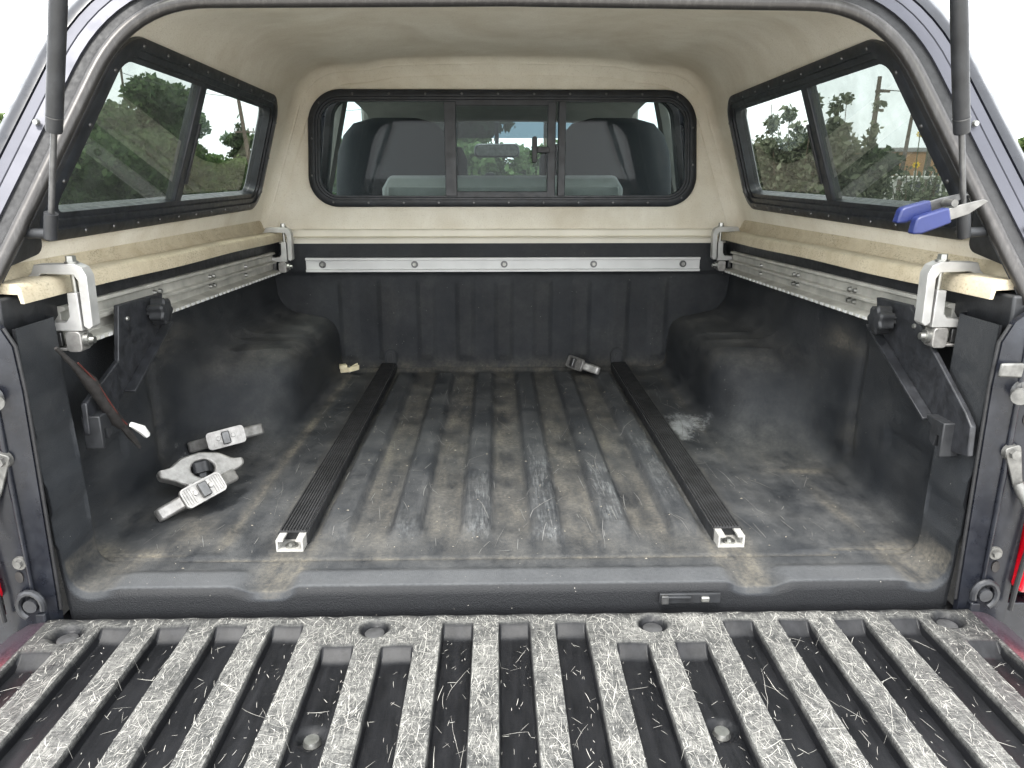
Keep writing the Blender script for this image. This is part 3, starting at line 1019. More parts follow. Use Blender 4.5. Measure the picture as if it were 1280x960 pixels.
# --- rear bed posts (painted steel) with hardware
for s in (-1, 1):
    # face sheet with inner rolled edge, drawn as horizontal sections
    rows = []
    for z, xi in ((-0.10, 0.762), (-0.02, 0.760), (0.05, 0.758), (0.20, 0.755), (0.36, 0.752), (0.43, 0.755), (0.462, 0.770), (0.482, 0.795)):
        rows.append([(s * x, y, z) for x, y in ((xi + 0.010, 0.016), (xi, 0.012), (xi + 0.002, 0.003), (xi + 0.016, -0.001), (xi + 0.030, -0.012), (0.835, -0.014), (0.845, 0.0), (0.848, 0.10))])
    po = T(MB().loops(rows, False).build('bed_post', 'navy_paint', smooth=True, sharp=50))
    # bright edge of the seam
    T(MB().tube([(s * (xi - 0.002), 0.006, z) for z, xi in ((-0.02, 0.760), (0.05, 0.758), (0.20, 0.755), (0.36, 0.752), (0.43, 0.755), (0.458, 0.768))], 0.0028, 8).build('seam_edge', 'dull_steel' if False else 'rubber_seal'))
    # vertical pressed swage
    MB().tube([(s * 0.786, -0.013, 0.02), (s * 0.786, -0.014, 0.25), (s * 0.784, -0.013, 0.44)], [0.003, 0.005, 0.003], 10).build('swage', 'navy_paint', po)
    # striker pin, bolts
    mb = MB()
    mb.cyl((s * 0.792, -0.012, 0.355), (s * 0.792, -0.017, 0.355), 0.020, 0.018, 20)
    mb.build('striker_plate', 'dark_steel', po)
    mb = MB()
    mb.cyl((s * 0.790, -0.015, 0.355), (s * 0.768, -0.040, 0.355), 0.0085, 0.0085, 16)
    mb.cyl((s * 0.770, -0.038, 0.355), (s * 0.766, -0.043, 0.355), 0.0135, 0.012, 16)
    mb.build('striker_pin', 'dull_steel', po)
    for bx, bz, br in ((0.797, 0.077, 0.0095), (0.800, 0.425, 0.008)):
        mb = MB()
        mb.cyl((s * bx, -0.012, bz), (s * bx, -0.0165, bz), br * 1.25, br * 1.15, 16)
        mb.cyl((s * bx, -0.016, bz), (s * bx, -0.022, bz), br * 0.75, br * 0.68, 6)
        mb.build('bolt', 'dull_steel', po)
    for bx, bz in ((0.802, 0.052), (0.806, 0.31), (0.800, 0.46)):
        lp = [(bx * s + 0.0065 * math.cos(a * math.pi / 8), bz + 0.010 * math.sin(a * math.pi / 8)) for a in range(16)]
        MB().prism(lp, lambda a, b, h: (a, h, b), -0.0152, -0.013).build('hole', 'cable_black', po)
    # tailgate stay cable
    mb = MB()
    mb.cyl((s * 0.789, -0.013, 0.256), (s * 0.789, -0.022, 0.256), 0.014, 0.013, 18)
    mb.cyl((s * 0.789, -0.022, 0.256), (s * 0.789, -0.030, 0.256), 0.0085, 0.008, 6)
    mb.build('bolt', 'dull_steel', po)
    mb = MB()
    lp = rpoly([(-0.013, 0.012), (0.013, 0.012), (0.007, -0.062), (-0.007, -0.062)], 0.006, 4)
    ca, sa = math.cos(0.30), math.sin(0.30)
    mb.prism(lp, lambda a, b, h: (s * (0.789 + a * ca - b * sa), -0.0235 + h, 0.256 + a * sa + b * ca), 0, 0.004)
    mb.build('stay_eyelet', 'dull_steel', po, bevel=0.001)
    pth = qbez((s * 0.805, -0.022, 0.205), (s * 0.850, -0.06, 0.10), (s * 0.835, -0.36, -0.02), 16)
    MB().tube([tuple(p) for p in pth], [0.0085] * 4 + [0.0055] * 13, 10).build('stay_cable', 'dull_steel', po)
    # hinge of the tailgate
    mb = MB()
    mb.tube([(s * (0.787 + 0.020 * math.cos(a)), -0.022, 0.004 + 0.024 * math.sin(a)) for a in [R(200) - R(24) * i for i in range(12)]], 0.0055, 8)
    mb.cyl((s * 0.787, -0.012, 0.004), (s * 0.787, -0.026, 0.004), 0.013, 0.011, 18)
    mb.build('hinge', 'powder_coat', po)
# latch tab on one post
o = T(MB().prism([(-0.026, -0.010), (0.020, -0.013), (0.022, 0.012), (-0.024, 0.011)], lambda a, b, h: (0.772 + a, -0.018 + h + 0.006 * math.cos(a * 60), 0.390 + b), 0, 0.006).build('keeper_tab', 'dull_steel', bevel=0.003))

# --- tail lamps and outer body
for s in (-1, 1):
    lp = rpoly([(0.833, 0.012), (0.945, 0.012), (0.945, 0.30), (0.858, 0.30)], 0.012, 4)
    mb = MB().prism(lp, lambda a, b, h: (s * a, h, b), -0.034, 0.12)
    o = T(mb.build('tail_lamp', 'red_lens', bevel=0.006))
    for zz in (0.045, 0.095, 0.145, 0.195):
        MB().box((s * 0.856, -0.0375, zz), (s * 0.93, -0.0345, zz + 0.012)).build('lens_ridge', 'red_lens', o, bevel=0.001)
    MB().tube([(s * 0.829, -0.030, -0.02), (s * 0.829, -0.032, 0.02), (s * 0.853, -0.032, 0.31)], 0.004, 8).build('lamp_gasket', 'rubber_seal', o)
    # outer bed side
    rows = []
    for y in (-0.02, 0.10, 0.45, 1.0, 1.50):
        rows.append([(s * x, y, z) for x, z in ((0.85, 0.50), (0.90, 0.505), (0.925, 0.49), (0.945, 0.33), (0.955, 0.02), (0.94, -0.25), (0.90, -0.36))])
    T(MB().loops(rows, False).build('bed_side', 'navy_paint', sharp=50))
    lp = [(0.845, 0.50), (0.90, 0.503), (0.923, 0.489), (0.943, 0.33), (0.944, 0.305), (0.853, 0.305)]
    T(MB().prism(lp, lambda a, b, h: (s * a, h, b), -0.018, 0.0).build('corner_cap', 'navy_paint', bevel=0.003))
    lp = [(0.775, -0.018), (0.952, -0.018), (0.938, -0.25), (0.898, -0.36), (0.775, -0.36)]
    T(MB().prism(lp, lambda a, b, h: (s * a, h, b), -0.012, 0.02).build('lower_corner', 'navy_paint', bevel=0.003))
    # wheel
    wc = Vector((s * 0.80, 1.02, GZ + 0.36))
    mb = MB()
    rows = []
    for dx, r_ in ((-0.11, 0.20), (-0.125, 0.30), (-0.10, 0.352), (0.0, 0.36), (0.10, 0.352), (0.125, 0.30), (0.11, 0.20)):
        rows.append([(wc.x + s * dx, wc.y + r_ * math.cos(a * math.pi / 20), wc.z + r_ * math.sin(a * math.pi / 20)) for a in range(40)])
    mb.loops(rows)
    wh = T(mb.build('wheel', 'tyre_rubber'))
    mb = MB()
    mb.cyl(wc + Vector((s * 0.06, 0, 0)), wc + Vector((s * 0.075, 0, 0)), 0.205, 0.20, 32)
    mb.cyl(wc + Vector((s * 0.07, 0, 0)), wc + Vector((s * 0.10, 0, 0)), 0.06, 0.05, 20)
    mb.build('rim', 'raw_aluminium', wh)
# underside of the bed and frame
T(MB().box((-0.78, 0.03, -0.14), (0.78, 1.55, -0.055)).build('bed_frame', 'black_plastic'))
T(MB().box((-0.90, -0.20, -0.44), (0.90, -0.03, -0.24)).build('rear_bumper', 'raw_aluminium', bevel=0.03))

# --- tailgate, lowered
TGZ = -0.030
gsp, gw, gd = 0.0925, 0.0245, 0.019        # spacing, half width, depth
GR = [k * gsp for k in range(-8, 9)]


def gstart(k):
    a = abs(k)
    return -0.094 if a == 8 else (-0.088 if a in (2, 3) else -0.030)


xs = set()
for c in GR:
    for d in (0, 0.008, 0.016, gw - 0.004, gw - 0.002, gw, gw + 0.002, gw + 0.0045, 0.032, 0.040, gsp / 2):
        for q in (-1, 1):
            xx = round(c + q * d, 5)
            if abs(xx) <= 0.775:
                xs.add(xx)
xs = sorted(xs)
xx2 = [xs[0]]
for x in xs[1:]:
    if x - xx2[-1] > 0.0012:
        xx2.append(x)
xs = xx2
ys = [-0.002 - 0.003 * i for i in range(50)] + [-0.155 - 0.006 * i for i in range(62)]
DIMP = [(-0.72, -0.050, 0.026), (-0.228, -0.044, 0.026), (0.228, -0.040, 0.026), (0.72, -0.040, 0.026)]
PITS = [(-0.2775, -0.268, 0.0215), (0.2775, -0.264, 0.0215)]
verts, wear, faces = [], [], []
for y in ys:
    for x in xs:
        k = round(x / gsp)
        k = max(-8, min(8, k))
        d = abs(x - k * gsp)
        ys0 = gstart(k)
        along = sstep(ys0 + 0.002, ys0 - 0.030, y) if False else sstep(0.0, 0.030, ys0 + 0.002 - y)
        across = 1 - sstep(gw - 0.0021, gw + 0.0021, d)
        g = along * across
        endg = 1 - sstep(-0.500, -0.480, y)
        g *= sstep(-0.505, -0.48, y)
        # raised strips are narrow flats; outer corners of the strip rounded
        z = TGZ - gd * g + 0.0008 * math.sin(x * 90 + y * 13)
        for cx, cy, r_ in DIMP:
            q = math.hypot(x - cx, y - cy)
            z -= 0.011 * (1 - sstep(r_ - 0.007, r_, q))
        for cx, cy, r_ in PITS:
            q = math.hypot(x - cx, (y - cy))
            z -= 0.010 * (1 - sstep(r_ - 0.006, r_, q)) - 0.010 * (1 - sstep(0.008, 0.012, q)) * 0.5
        z -= 0.012 * sstep(-0.010, -0.001, y)
        verts.append((x, y, z))
        w = 1 - sstep(0.0, 0.10, g)
        for cx, cy, r_ in DIMP:
            w *= sstep(r_ - 0.004, r_, math.hypot(x - cx, y - cy))
        w *= 1 - 0.55 * sstep(0.62, 0.78, abs(x))
        w *= sstep(-0.006, -0.024, y) if False else sstep(0.006, 0.024, -y) * 0.9 + 0.1
        ed = gauss(d, gw + 0.003, 0.003) * along
        w = min(1.0, w * 0.85 + 0.45 * ed * (1 - sstep(0.0, 0.25, g)) + 0.015 * g)
        wear.append(w)
nx = len(xs)
for j in range(len(ys) - 1):
    for i in range(nx - 1):
        a = j * nx + i
        faces.append((a + 1, a, a + nx, a + nx + 1))
tg = T(obj('tailgate', verts, faces, 'tailgate_liner_worn', attrs={'wear': wear}, sharp=70))


def tg_z(x, y):
    k = max(-8, min(8, round(x / gsp)))
    d = abs(x - k * gsp)
    ys0 = gstart(k)
    g = sstep(0.0, 0.030, ys0 + 0.002 - y) * (1 - sstep(gw - 0.0021, gw + 0.0021, d))
    return TGZ - gd * g + 0.0008 * math.sin(x * 90 + y * 13), g


# scratches: thin pale strips lying on the liner
mb_v, mb_f = [], []
rs = random.Random(31)


def scratch(x, y, ang, ln, wd, curl):
    n = max(2, int(ln / 0.004))
    pts = []
    for i in range(n + 1):
        z, g = tg_z(x, y)
        if abs(x) > 0.77 or y > -0.012 or y < -0.50:
            break
        dm = min(math.hypot(x - cx, y - cy) - r_ for cx, cy, r_ in DIMP + PITS)
        if dm < 0.001 or 0.02 < g < 0.98:
            break
        pts.append((x, y, z + 0.0007, ang))
        x += math.cos(ang) * ln / n
        y += math.sin(ang) * ln / n
        ang += curl * ln / n + rs.gauss(0, 0.05)
    if len(pts) < 2:
        return
    k = len(mb_v)
    m = len(pts)
    for i, (px, py, pz, a) in enumerate(pts):
        w = wd * (0.25 + 0.75 * math.sin(math.pi * (i + 0.3) / (m - 0.4))) * 0.5
        mb_v.append((px - math.sin(a) * w, py + math.cos(a) * w, pz))
        mb_v.append((px + math.sin(a) * w, py - math.cos(a) * w, pz))
    for i in range(m - 1):
        mb_f.append((k + 2 * i, k + 2 * i + 1, k + 2 * i + 3, k + 2 * i + 2))


for i in range(19000):
    x = rs.uniform(-0.77, 0.77)
    y = -rs.uniform(0.012, 0.45)
    z, g = tg_z(x, y)
    if g > 0.5 and rs.random() < 0.91:
        continue
    if abs(x) > 0.6 and rs.random() < 0.5:
        continue
    typ = rs.random()
    if typ < 0.62:
        ang = rs.choice((math.pi / 2, -math.pi / 2)) + rs.gauss(0, 0.45)
    else:
        ang = rs.uniform(0, 6.28)
    ln = min(0.16, rs.expovariate(1 / (0.050 if rs.random() < 0.06 else 0.008)) + 0.0025)
    scratch(x, y, ang, ln, rs.choice((0.0003, 0.0004, 0.0005, 0.0006, 0.0009)), rs.gauss(0, 7))
o = obj('scratch_marks', mb_v, mb_f, 'scratch_white', tg, smooth=False)
o['kind'] = 'stuff'
for cx, cy, r_ in DIMP:
    MB().cyl((cx, cy, TGZ - 0.0100), (cx, cy, TGZ - 0.0093), 0.016, 0.015, 20).build('dimple_plug', 'grey_plastic', tg)
for cx, cy, r_ in PITS:
    mb = MB().cyl((cx, cy, TGZ - gd - 0.0075), (cx, cy, TGZ - gd - 0.001), 0.0125, 0.010, 18)
    mb.build('screw_cap', 'zinc_steel', tg)
# tailgate shell under the liner
mb = MB()
rows = []
for y, zt in ((-0.003, -0.066), (-0.06, -0.066), (-0.53, -0.066)):
    rows.append([(x, y, z) for x, z in ((-0.776, zt), (-0.776, zt - 0.05), (0.776, zt - 0.05), (0.776, zt))])
MB().loops(rows, True, True, True).build('tailgate_core', 'navy_paint', tg)
for s in (-1, 1):
    rows = []
    for y in (-0.008, -0.03, -0.53):
        k = sstep(-0.002, 0.03, -y)
        rows.append([(s * x, y, z) for x, z in ((0.768, TGZ - 0.0035), (0.782, TGZ - 0.004), (0.800, TGZ - 0.006), (0.815 + 0.012 * k, TGZ - 0.018), (0.820 + 0.014 * k, TGZ - 0.05), (0.80, TGZ - 0.08))])
    MB().loops(rows, False).build('tailgate_edge', 'maroon_reflect_paint', tg)
MB().box((-0.80, -0.540, -0.105), (0.80, -0.522, -0.026)).build('tailgate_top_edge', 'black_plastic', tg, bevel=0.008)

# --- cab
CY = 1.62
outer_w = [(-0.76, 0.46), (0.76, 0.46), (0.66, 1.02), (-0.66, 1.02)]
win_c = [(-0.66, 0.545), (0.66, 0.545), (0.60, 0.955), (-0.60, 0.955)]
mf = lambda a, b, h: (a, CY + h, b)
lo = rpoly([(-0.86, 0.30), (0.86, 0.30), (0.70, 1.10), (-0.70, 1.10)], 0.08, 8)
li = rpoly(win_c, 0.08, 8)
T(MB().ringprism(lo, li, mf, 0.0, 0.05).build('cab_back_wall', 'navy_paint'))
rw = T(frame(win_c, 0.08, [(-0.004, -0.004), (0.0, -0.010), (0.018, -0.010), (0.022, 0.0), (0.022, 0.03)], mf).build('rear_window', 'rubber_seal'))
lp = rpoly(inset(win_c, 0.02), 0.06, 8)
obj('pane', [mf(a, b, 0.004) for a, b in lp], [tuple(range(len(lp)))], 'cab_glass', rw, smooth=False)
# roof, headlining, pillars, doors, dash
rows = []
for y, z in ((1.62, 1.09), (1.75, 1.125), (2.3, 1.14), (2.9, 1.10), (3.15, 1.01)):
    w = 0.70
    rows.append([(x, y, z - (abs(x) / 0.7) ** 4 * 0.05) for x in [-w + 2 * w * i / 16 for i in range(17)]])
T(MB().loops(rows, False).build('cab_roof', 'navy_paint'))
rows = []
for y, z in ((1.675, 1.03), (1.8, 1.06), (2.3, 1.08), (2.9, 1.03), (3.12, 0.962)):
    w = 0.68
    rows.append([(x, y, z - (abs(x) / 0.7) ** 4 * 0.05) for x in [-w + 2 * w * i / 16 for i in range(17)]])
T(MB().loops(rows, False).build('headlining', 'cab_trim_grey'))
for s in (-1, 1):
    T(MB().prism([(1.67, 0.50), (4.1, 0.50), (4.1, -0.35), (1.67, -0.35)], lambda a, b, h: (s * (0.86 + h), a, b), 0, 0.06).build('cab_door', 'cab_trim_grey'))
    T(MB().tube([(s * 0.70, 1.70, 1.05), (s * 0.85, 1.72, 0.5)], 0.07, 8).build('cab_pillar', 'cab_trim_grey'))
    T(MB().tube([(s * 0.71, 2.42, 1.08), (s * 0.85, 2.42, 0.5)], 0.045, 8).build('cab_pillar', 'cab_trim_grey'))
    T(MB().tube([(s * 0.70, 3.12, 1.03), (s * 0.83, 3.95, 0.48)], 0.045, 8).build('cab_pillar', 'cab_trim_grey'))
    T(MB().tube([(s * 0.70, 1.68, 1.06), (s * 0.71, 2.4, 1.09), (s * 0.70, 3.13, 1.04)], 0.035, 8).build('roof_side_rail', 'cab_trim_grey'))
    for ya, yb in ((1.72, 2.40), (2.44, 3.75)):
        T(obj('door_glass', [(s * 0.85, ya, 0.5), (s * 0.85, yb, 0.5), (s * (0.72 if yb < 3 else 0.73), min(yb, 3.15), 1.04), (s * 0.71, ya, 1.05)], [(0, 1, 2, 3)], 'cab_glass', smooth=False))
T(obj('windscreen', [(-0.80, 3.95, 0.48), (0.80, 3.95, 0.48), (0.713, 3.26, 0.885), (-0.713, 3.26, 0.885)], [(0, 1, 2, 3)], 'windscreen_glass', smooth=False))
T(obj('windscreen', [(-0.713, 3.26, 0.885), (0.713, 3.26, 0.885), (0.69, 3.12, 0.975), (-0.69, 3.12, 0.975)], [(0, 1, 2, 3)], 'windscreen_band', smooth=False))
lp = [(3.30, 0.20), (3.28, 0.46), (3.40, 0.505), (3.95, 0.47), (4.0, 0.20)]
T(MB().prism(lp, lambda a, b, h: (h, a, b), -0.80, 0.80).build('dashboard', 'dash_grey', bevel=0.02))
T(MB().box((-0.85, 3.98, -0.3), (0.85, 5.0, 0.40)).build('bonnet', 'navy_paint', bevel=0.06))
T(MB().box((-0.85, 1.68, -0.25), (0.85, 4.0, -0.15)).build('cab_floor', 'dash_grey'))

# seats: tall bucket backs with built-in head rests
for s, cx in ((-1, -0.463), (1, 0.487)):
    rows = []
    Y0 = 2.32
    for z, w, th in ((0.05, 0.24, 0.12), (0.30, 0.255, 0.12), (0.52, 0.262, 0.115), (0.68, 0.262, 0.105), (0.78, 0.25, 0.095), (0.85, 0.225, 0.085), (0.90, 0.18, 0.07), (0.922, 0.10, 0.04)):
        ring = []
        for a in range(32):
            t_ = 2 * math.pi * a / 32
            cxx, sxx = math.cos(t_), math.sin(t_)
            ring.append((cx + w * math.copysign(abs(cxx) ** 0.55, cxx), Y0 + 0.10 * (0.9 - z) * -1 + th * math.copysign(abs(sxx) ** 0.7, sxx), z))
        rows.append(ring)
    se = T(MB().loops(rows, True, True, True).build('seat_back', 'seat_fabric'))
    rows = []
    for z, w, th in ((0.55, 0.13, 0.06), (0.66, 0.155, 0.07), (0.76, 0.155, 0.07), (0.82, 0.13, 0.06), (0.84, 0.06, 0.03)):
        rows.append([(cx - s * 0.135 + w * math.copysign(abs(math.cos(t_)) ** 0.6, math.cos(t_)), Y0 + 0.55 + th * math.sin(t_), z) for t_ in [2 * math.pi * a / 28 for a in range(28)]])
    T(MB().loops(rows, True, True, True).build('head_rest', 'seat_fabric'))
    T(MB().box((cx - 0.25, 2.35, 0.0), (cx + 0.25, 2.85, 0.12)).build('seat_cushion', 'seat_fabric', bevel=0.04))

# rear view mirror and phone cradle
lp = rpoly([(-0.152, 0.782), (0.112, 0.782), (0.106, 0.858), (-0.146, 0.858)], 0.03, 6)
o = T(MB().prism(lp, lambda a, b, h: (a, 3.28 + h, b), 0, 0.035).build('rear_view_mirror', 'mirror_dark', bevel=0.008))
MB().tube([(-0.02, 3.30, 0.85), (-0.02, 3.27, 0.97)], 0.012, 8).build('mirror_stalk', 'black_plastic', o)
lp2 = rpoly(inset([(-0.152, 0.782), (0.112, 0.782), (0.106, 0.858), (-0.146, 0.858)], 0.010), 0.022, 6)
g = MB().prism(lp2, lambda a, b, h: (a, 3.278 + h, b), -0.002, 0.0005).build('mirror_glass', 'bright_aluminium', o)
g.data.materials[0] = M['zinc_steel']
mb = MB()
mb.prism(rpoly([(-0.115, 0.55), (-0.01, 0.55), (-0.01, 0.66), (-0.115, 0.66)], 0.02, 4), lambda a, b, h: (a, 3.40 + h, b), 0, 0.02)
mb.prism(rpoly([(-0.095, 0.66), (-0.03, 0.66), (-0.03, 0.70), (-0.095, 0.70)], 0.018, 4), lambda a, b, h: (a, 3.40 + h, b), 0.002, 0.018)
mb.cyl((-0.06, 3.41, 0.47), (-0.06, 3.41, 0.56), 0.015, None, 10)
T(mb.build('phone_cradle', 'black_plastic', bevel=0.003))

# ------------------------------------------------------------------ camper shell
shell = empty('camper_shell', (0, 0.8, 0.50), 'beige felt lined camper shell with dark framed windows covering the truck bed', 'camper shell')
SOFF = Vector((0, -0.8, -0.50))


def S(o):
    o.parent = shell
    o.location = SOFF
    return o


XB, KS = 0.835, 0.36


def yr(z):
    return 0.055 + 0.53 * (z - 0.55)


def sx(z, off=0.0):
    return XB + off - KS * (z - 0.52)


def section(tt, off=0.0, dz=0.0, ins=0.0):
    """half section from the flange up to the crown; list of (x,z)"""
    zc = lerp(0.978, 1.028, sstep(0.0, 0.45, tt)) + dz - ins
    pts = []
    for i in range(34):
        z = lerp(0.495, 0.915 - ins, i / 33)
        pts.append((sx(z, off) - ins, z))
    x0 = sx(0.915, off) - ins
    for p in qbez((x0, 0.915 - ins), (x0 - 0.036, zc - 0.004), (x0 - 0.155, zc), 12)[1:]:
        pts.append((p.x, p.y))
    x1 = x0 - 0.155
    for i in range(1, 13):
        x = x1 * (1 - i / 12)
        # shallow crease where the roof panel is stiffened
        z = zc + 0.016 * (1 - (x / x1) ** 2) + (0.006 * sstep(0.03, -0.0, abs(x) - 0.40) if False else 0.010 * (1 - sstep(0.39, 0.42, abs(x))))
        pts.append((x, z))
    return pts


WIN = [(0.345, 0.930), (1.335, 0.914), (1.400, 0.580), (0.165, 0.570)]     # (y,z) outer edge of the side window frames
FWIN = [(-0.672, 0.577), (0.672, 0.577), (0.648, 0.957), (-0.648, 0.957)]  # (x,z) front window
YF = 1.545


def skin(off, dz, name, mat, hole):
    verts, faces = [], []
    ts = [i / 96 for i in range(97)]
    rows = []
    for tt in ts:
        # rounded joint with the front wall
        last = (tt - 0.955) / 0.045
        ins = 0.05 * (1 - math.sqrt(max(0, 1 - last * last))) if last > 0 else 0
        h = section(tt, off, dz, ins)
        full = [(-x, z) for x, z in h] + [(x, z) for x, z in reversed(h[:-1])]
        row = []
        for x, z in full:
            y0 = yr(min(z, 0.99)) + 0.006
            row.append((x, lerp(y0, YF, tt), z))
        rows.append(row)
    n = len(rows[0])
    for r_ in rows:
        verts += r_
    hl = rpoly(inset(WIN, hole), 0.06, 6)
    for j in range(len(rows) - 1):
        for i in range(n - 1):
            cs = [rows[j][i], rows[j][i + 1], rows[j + 1][i + 1], rows[j + 1][i]]
            cy = sum(c[1] for c in cs) / 4
            cz = sum(c[2] for c in cs) / 4
            if cz < 0.935 and abs(cs[0][0]) > 0.62 and inside((cy, cz), hl):
                continue
            a = j * n + i
            faces.append((a, a + 1, a + n + 1, a + n))
    return S(obj(name, verts, faces, mat, sharp=50)), rows


inner, irows = skin(0.0, 0.0, 'headliner', 'headliner_felt', 0.022)
outer, _ = skin(0.032, 0.035, 'outer_skin', 'navy_paint', 0.022)

# front wall, a fan of rings between the window opening and the section outline
edge = irows[-1]
edge = [(x, z) for x, _, z in edge]
bl, br_ = edge[0], edge[-1]
edge += [tuple(Vector(br_).lerp(Vector(bl), i / 60)) for i in range(1, 60)]
cen = Vector((0, 0.75))


def ang(p):
    return math.atan2(p[1] - cen.y, p[0] - cen.x)


hole = rpoly(inset(FWIN, 0.02), 0.07, 10)
hole_d = []
for i in range(len(hole)):
    a, b = Vector(hole[i]), Vector(hole[(i + 1) % len(hole)])
    m = max(1, int((b - a).length / 0.03))
    hole_d += [a.lerp(b, k / m) for k in range(m)]


def hit(loop, th):
    d = Vector((math.cos(th), math.sin(th)))
    best = None
    for i in range(len(loop)):
        a, b = Vector(loop[i]) - cen, Vector(loop[(i + 1) % len(loop)]) - cen
        e = b - a
        den = d.x * e.y - d.y * e.x
        if abs(den) < 1e-12:
            continue
        t_ = (a.x * e.y - a.y * e.x) / den
        u = (a.x * d.y - a.y * d.x) / den
        if t_ > 0 and -1e-6 <= u <= 1 + 1e-6:
            best = t_ if best is None else max(best, t_)
    return cen + d * best


ths = sorted({round(ang(p), 5) for p in edge})
rowsF = []
for k in range(9):
    t_ = k / 8
    row = []
    for th in ths:
        p = hit(hole, th).lerp(hit(edge, th), t_)
        bul = 0.010 * math.sin(math.pi * min(1, t_ * 1.0)) if p.y > 0.6 else 0.010 * math.sin(math.pi * t_) * 0.5
        bead = 0.007 * gauss(t_, 0.92, 0.07) if p.y > 0.52 else 0
        row.append((p.x, YF - bead, p.y))
    rowsF.append(row)
S(MB().loops(rowsF).build('front_wall', 'headliner_felt', sharp=60))
# raised bead moulding round the front wall
pth = []
for x, _, z in irows[-3][8:-8]:
    pth.append((x * 0.99, YF - 0.012, z - (0.006 if z > 0.95 else 0)))
S(MB().tube(pth, 0.006, 8).build('bead_moulding', 'headliner_felt'))

# front flange strips
S(MB().box((-0.80, 1.497, 0.4705), (0.80, 1.60, 0.4745)).box((-0.795, 1.503, 0.4440), (0.795, 1.545, 0.4715)).build('front_flange', 'front_flange_gelcoat', bevel=0.004))
S(MB().box((-0.795, 1.522, 0.4735), (0.795, 1.56, 0.5010)).build('front_flange', 'front_flange_gelcoat', bevel=0.006))

# side flanges (beige lip with a turned-down edge)
for s in (-1, 1):
    rows = []
    for i in range(30):
        y = lerp(0.045, 1.515, i / 29)
        dz = lerp(0.0, -0.022, (y - 0.05) / 1.46)
        wv = 0.0012 * math.sin(y * 9 + s)
        sec = [(0.90, 0.500), (0.845, 0.520), (0.838, 0.560), (0.830, 0.556), (0.828, 0.530), (0.815, 0.5165), (0.790, 0.5205), (0.762, 0.519), (0.7545, 0.513), (0.7525, 0.489), (0.7585, 0.489), (0.761, 0.503), (0.82, 0.5055), (0.90, 0.495)]
        rows.append([(s * x, y, z + dz + wv) for x, z in sec])
    S(MB().loops(rows, True, True, True).build('side_flange', 'flange_gelcoat', sharp=50))

# side windows
for s in (-1, 1):
    nrm = Vector((s, 0, KS)).normalized()

    def mside(a, b, h, s=s, nrm=nrm):
        return Vector((s * sx(b), a, b)) - nrm * h
    w = S(frame(WIN, 0.075, [(-0.002, -0.02), (0.0, 0.010), (0.006, 0.013), (0.020, 0.013), (0.022, 0.007), (0.034, 0.007), (0.036, 0.002), (0.046, 0.002), (0.046, -0.030), (0.03, -0.038), (-0.006, -0.036)], mside).build('side_window', 'black_aluminium'))
    gi = inset(WIN, 0.045)
    gl_ = rpoly(gi, 0.035, 6)
    ym = 0.765
    lpN = [p for p in gl_ if p[0] <= ym + 0.01]
    # split the glass at the mullion
    def clip(poly, sign):
        out = []
        for i in range(len(poly)):
            p, q = poly[i], poly[(i + 1) % len(poly)]
            fp, fq = sign * (p[0] - ym), sign * (q[0] - ym)
            if fp >= 0:
                out.append(p)
            if fp * fq < 0:
                t_ = fp / (fp - fq)
                out.append((p[0] + (q[0] - p[0]) * t_, p[1] + (q[1] - p[1]) * t_))
        return out
    a = clip(gl_, -1)
    obj('pane', [mside(y, z, -0.008) for y, z in a], [tuple(range(len(a)))], 'tinted_glass', w, smooth=False)
    a = clip(gl_, 1)
    obj('pane', [mside(y, z, -0.018) for y, z in a], [tuple(range(len(a)))], 'clear_glass', w, smooth=False)
    lp = [(ym - 0.018, 0.900), (ym + 0.018, 0.900), (ym + 0.018, 0.595), (ym - 0.018, 0.595)]
    MB().prism(lp, mside, -0.024, 0.001).build('mullion', 'black_aluminium', w, bevel=0.003)
    lp = [(ym + 0.014, 0.800), (ym + 0.026, 0.800), (ym + 0.026, 0.660), (ym + 0.014, 0.660)]
    MB().prism(lp, mside, -0.022, 0.005).build('pull_handle', 'black_plastic', w, bevel=0.002)
    lp = [(ym + 0.012, 0.905), (ym + 0.03, 0.905), (ym + 0.03, 0.59), (ym + 0.012, 0.59)]
    # screws round the flange
    ring = resample([Vector(p) for p in rpoly(inset(WIN, 0.013), 0.06, 8)] + [Vector(rpoly(inset(WIN, 0.013), 0.06, 8)[0])], 27)
    for p in ring[:-1]:
        c = mside(p.x, p.y, 0.013)
        MB().cyl(c, c - nrm * 0.0025, 0.0042, 0.003, 10).build('screw', 'dark_steel', w)

# front window (three lights)
mfr = lambda a, b, h: (a, YF - h, b)
fw = S(frame(FWIN, 0.105, [(-0.002, -0.01), (0.0, 0.010), (0.006, 0.014), (0.022, 0.014), (0.024, 0.007), (0.030, 0.007), (0.032, 0.002), (0.037, 0.002), (0.037, -0.022), (-0.002, -0.03)], mfr, 12).build('front_window', 'black_aluminium'))
gi = rpoly(inset(FWIN, 0.034), 0.07, 8)
obj('pane', [mfr(a, b, -0.012) for a, b in gi], [tuple(range(len(gi)))], 'front_glass', fw, smooth=False)
for x0, x1, d0 in ((-0.200, -0.160, 0.0), (0.150, 0.178, 0.004), (0.187, 0.212, 0.0)):
    MB().box((x0, YF + 0.026, 0.612), (x1, YF - 0.006 + d0, 0.920)).build('mullion', 'black_aluminium', fw, bevel=0.002)
for z0 in (0.9065, 0.612):
    MB().box((-0.162, YF + 0.010, z0), (0.152, YF - 0.002, z0 + 0.016)).build('sash_rail', 'black_aluminium', fw, bevel=0.002)
mb = MB().box((0.105, YF - 0.010, 0.755), (0.156, YF - 0.024, 0.775))
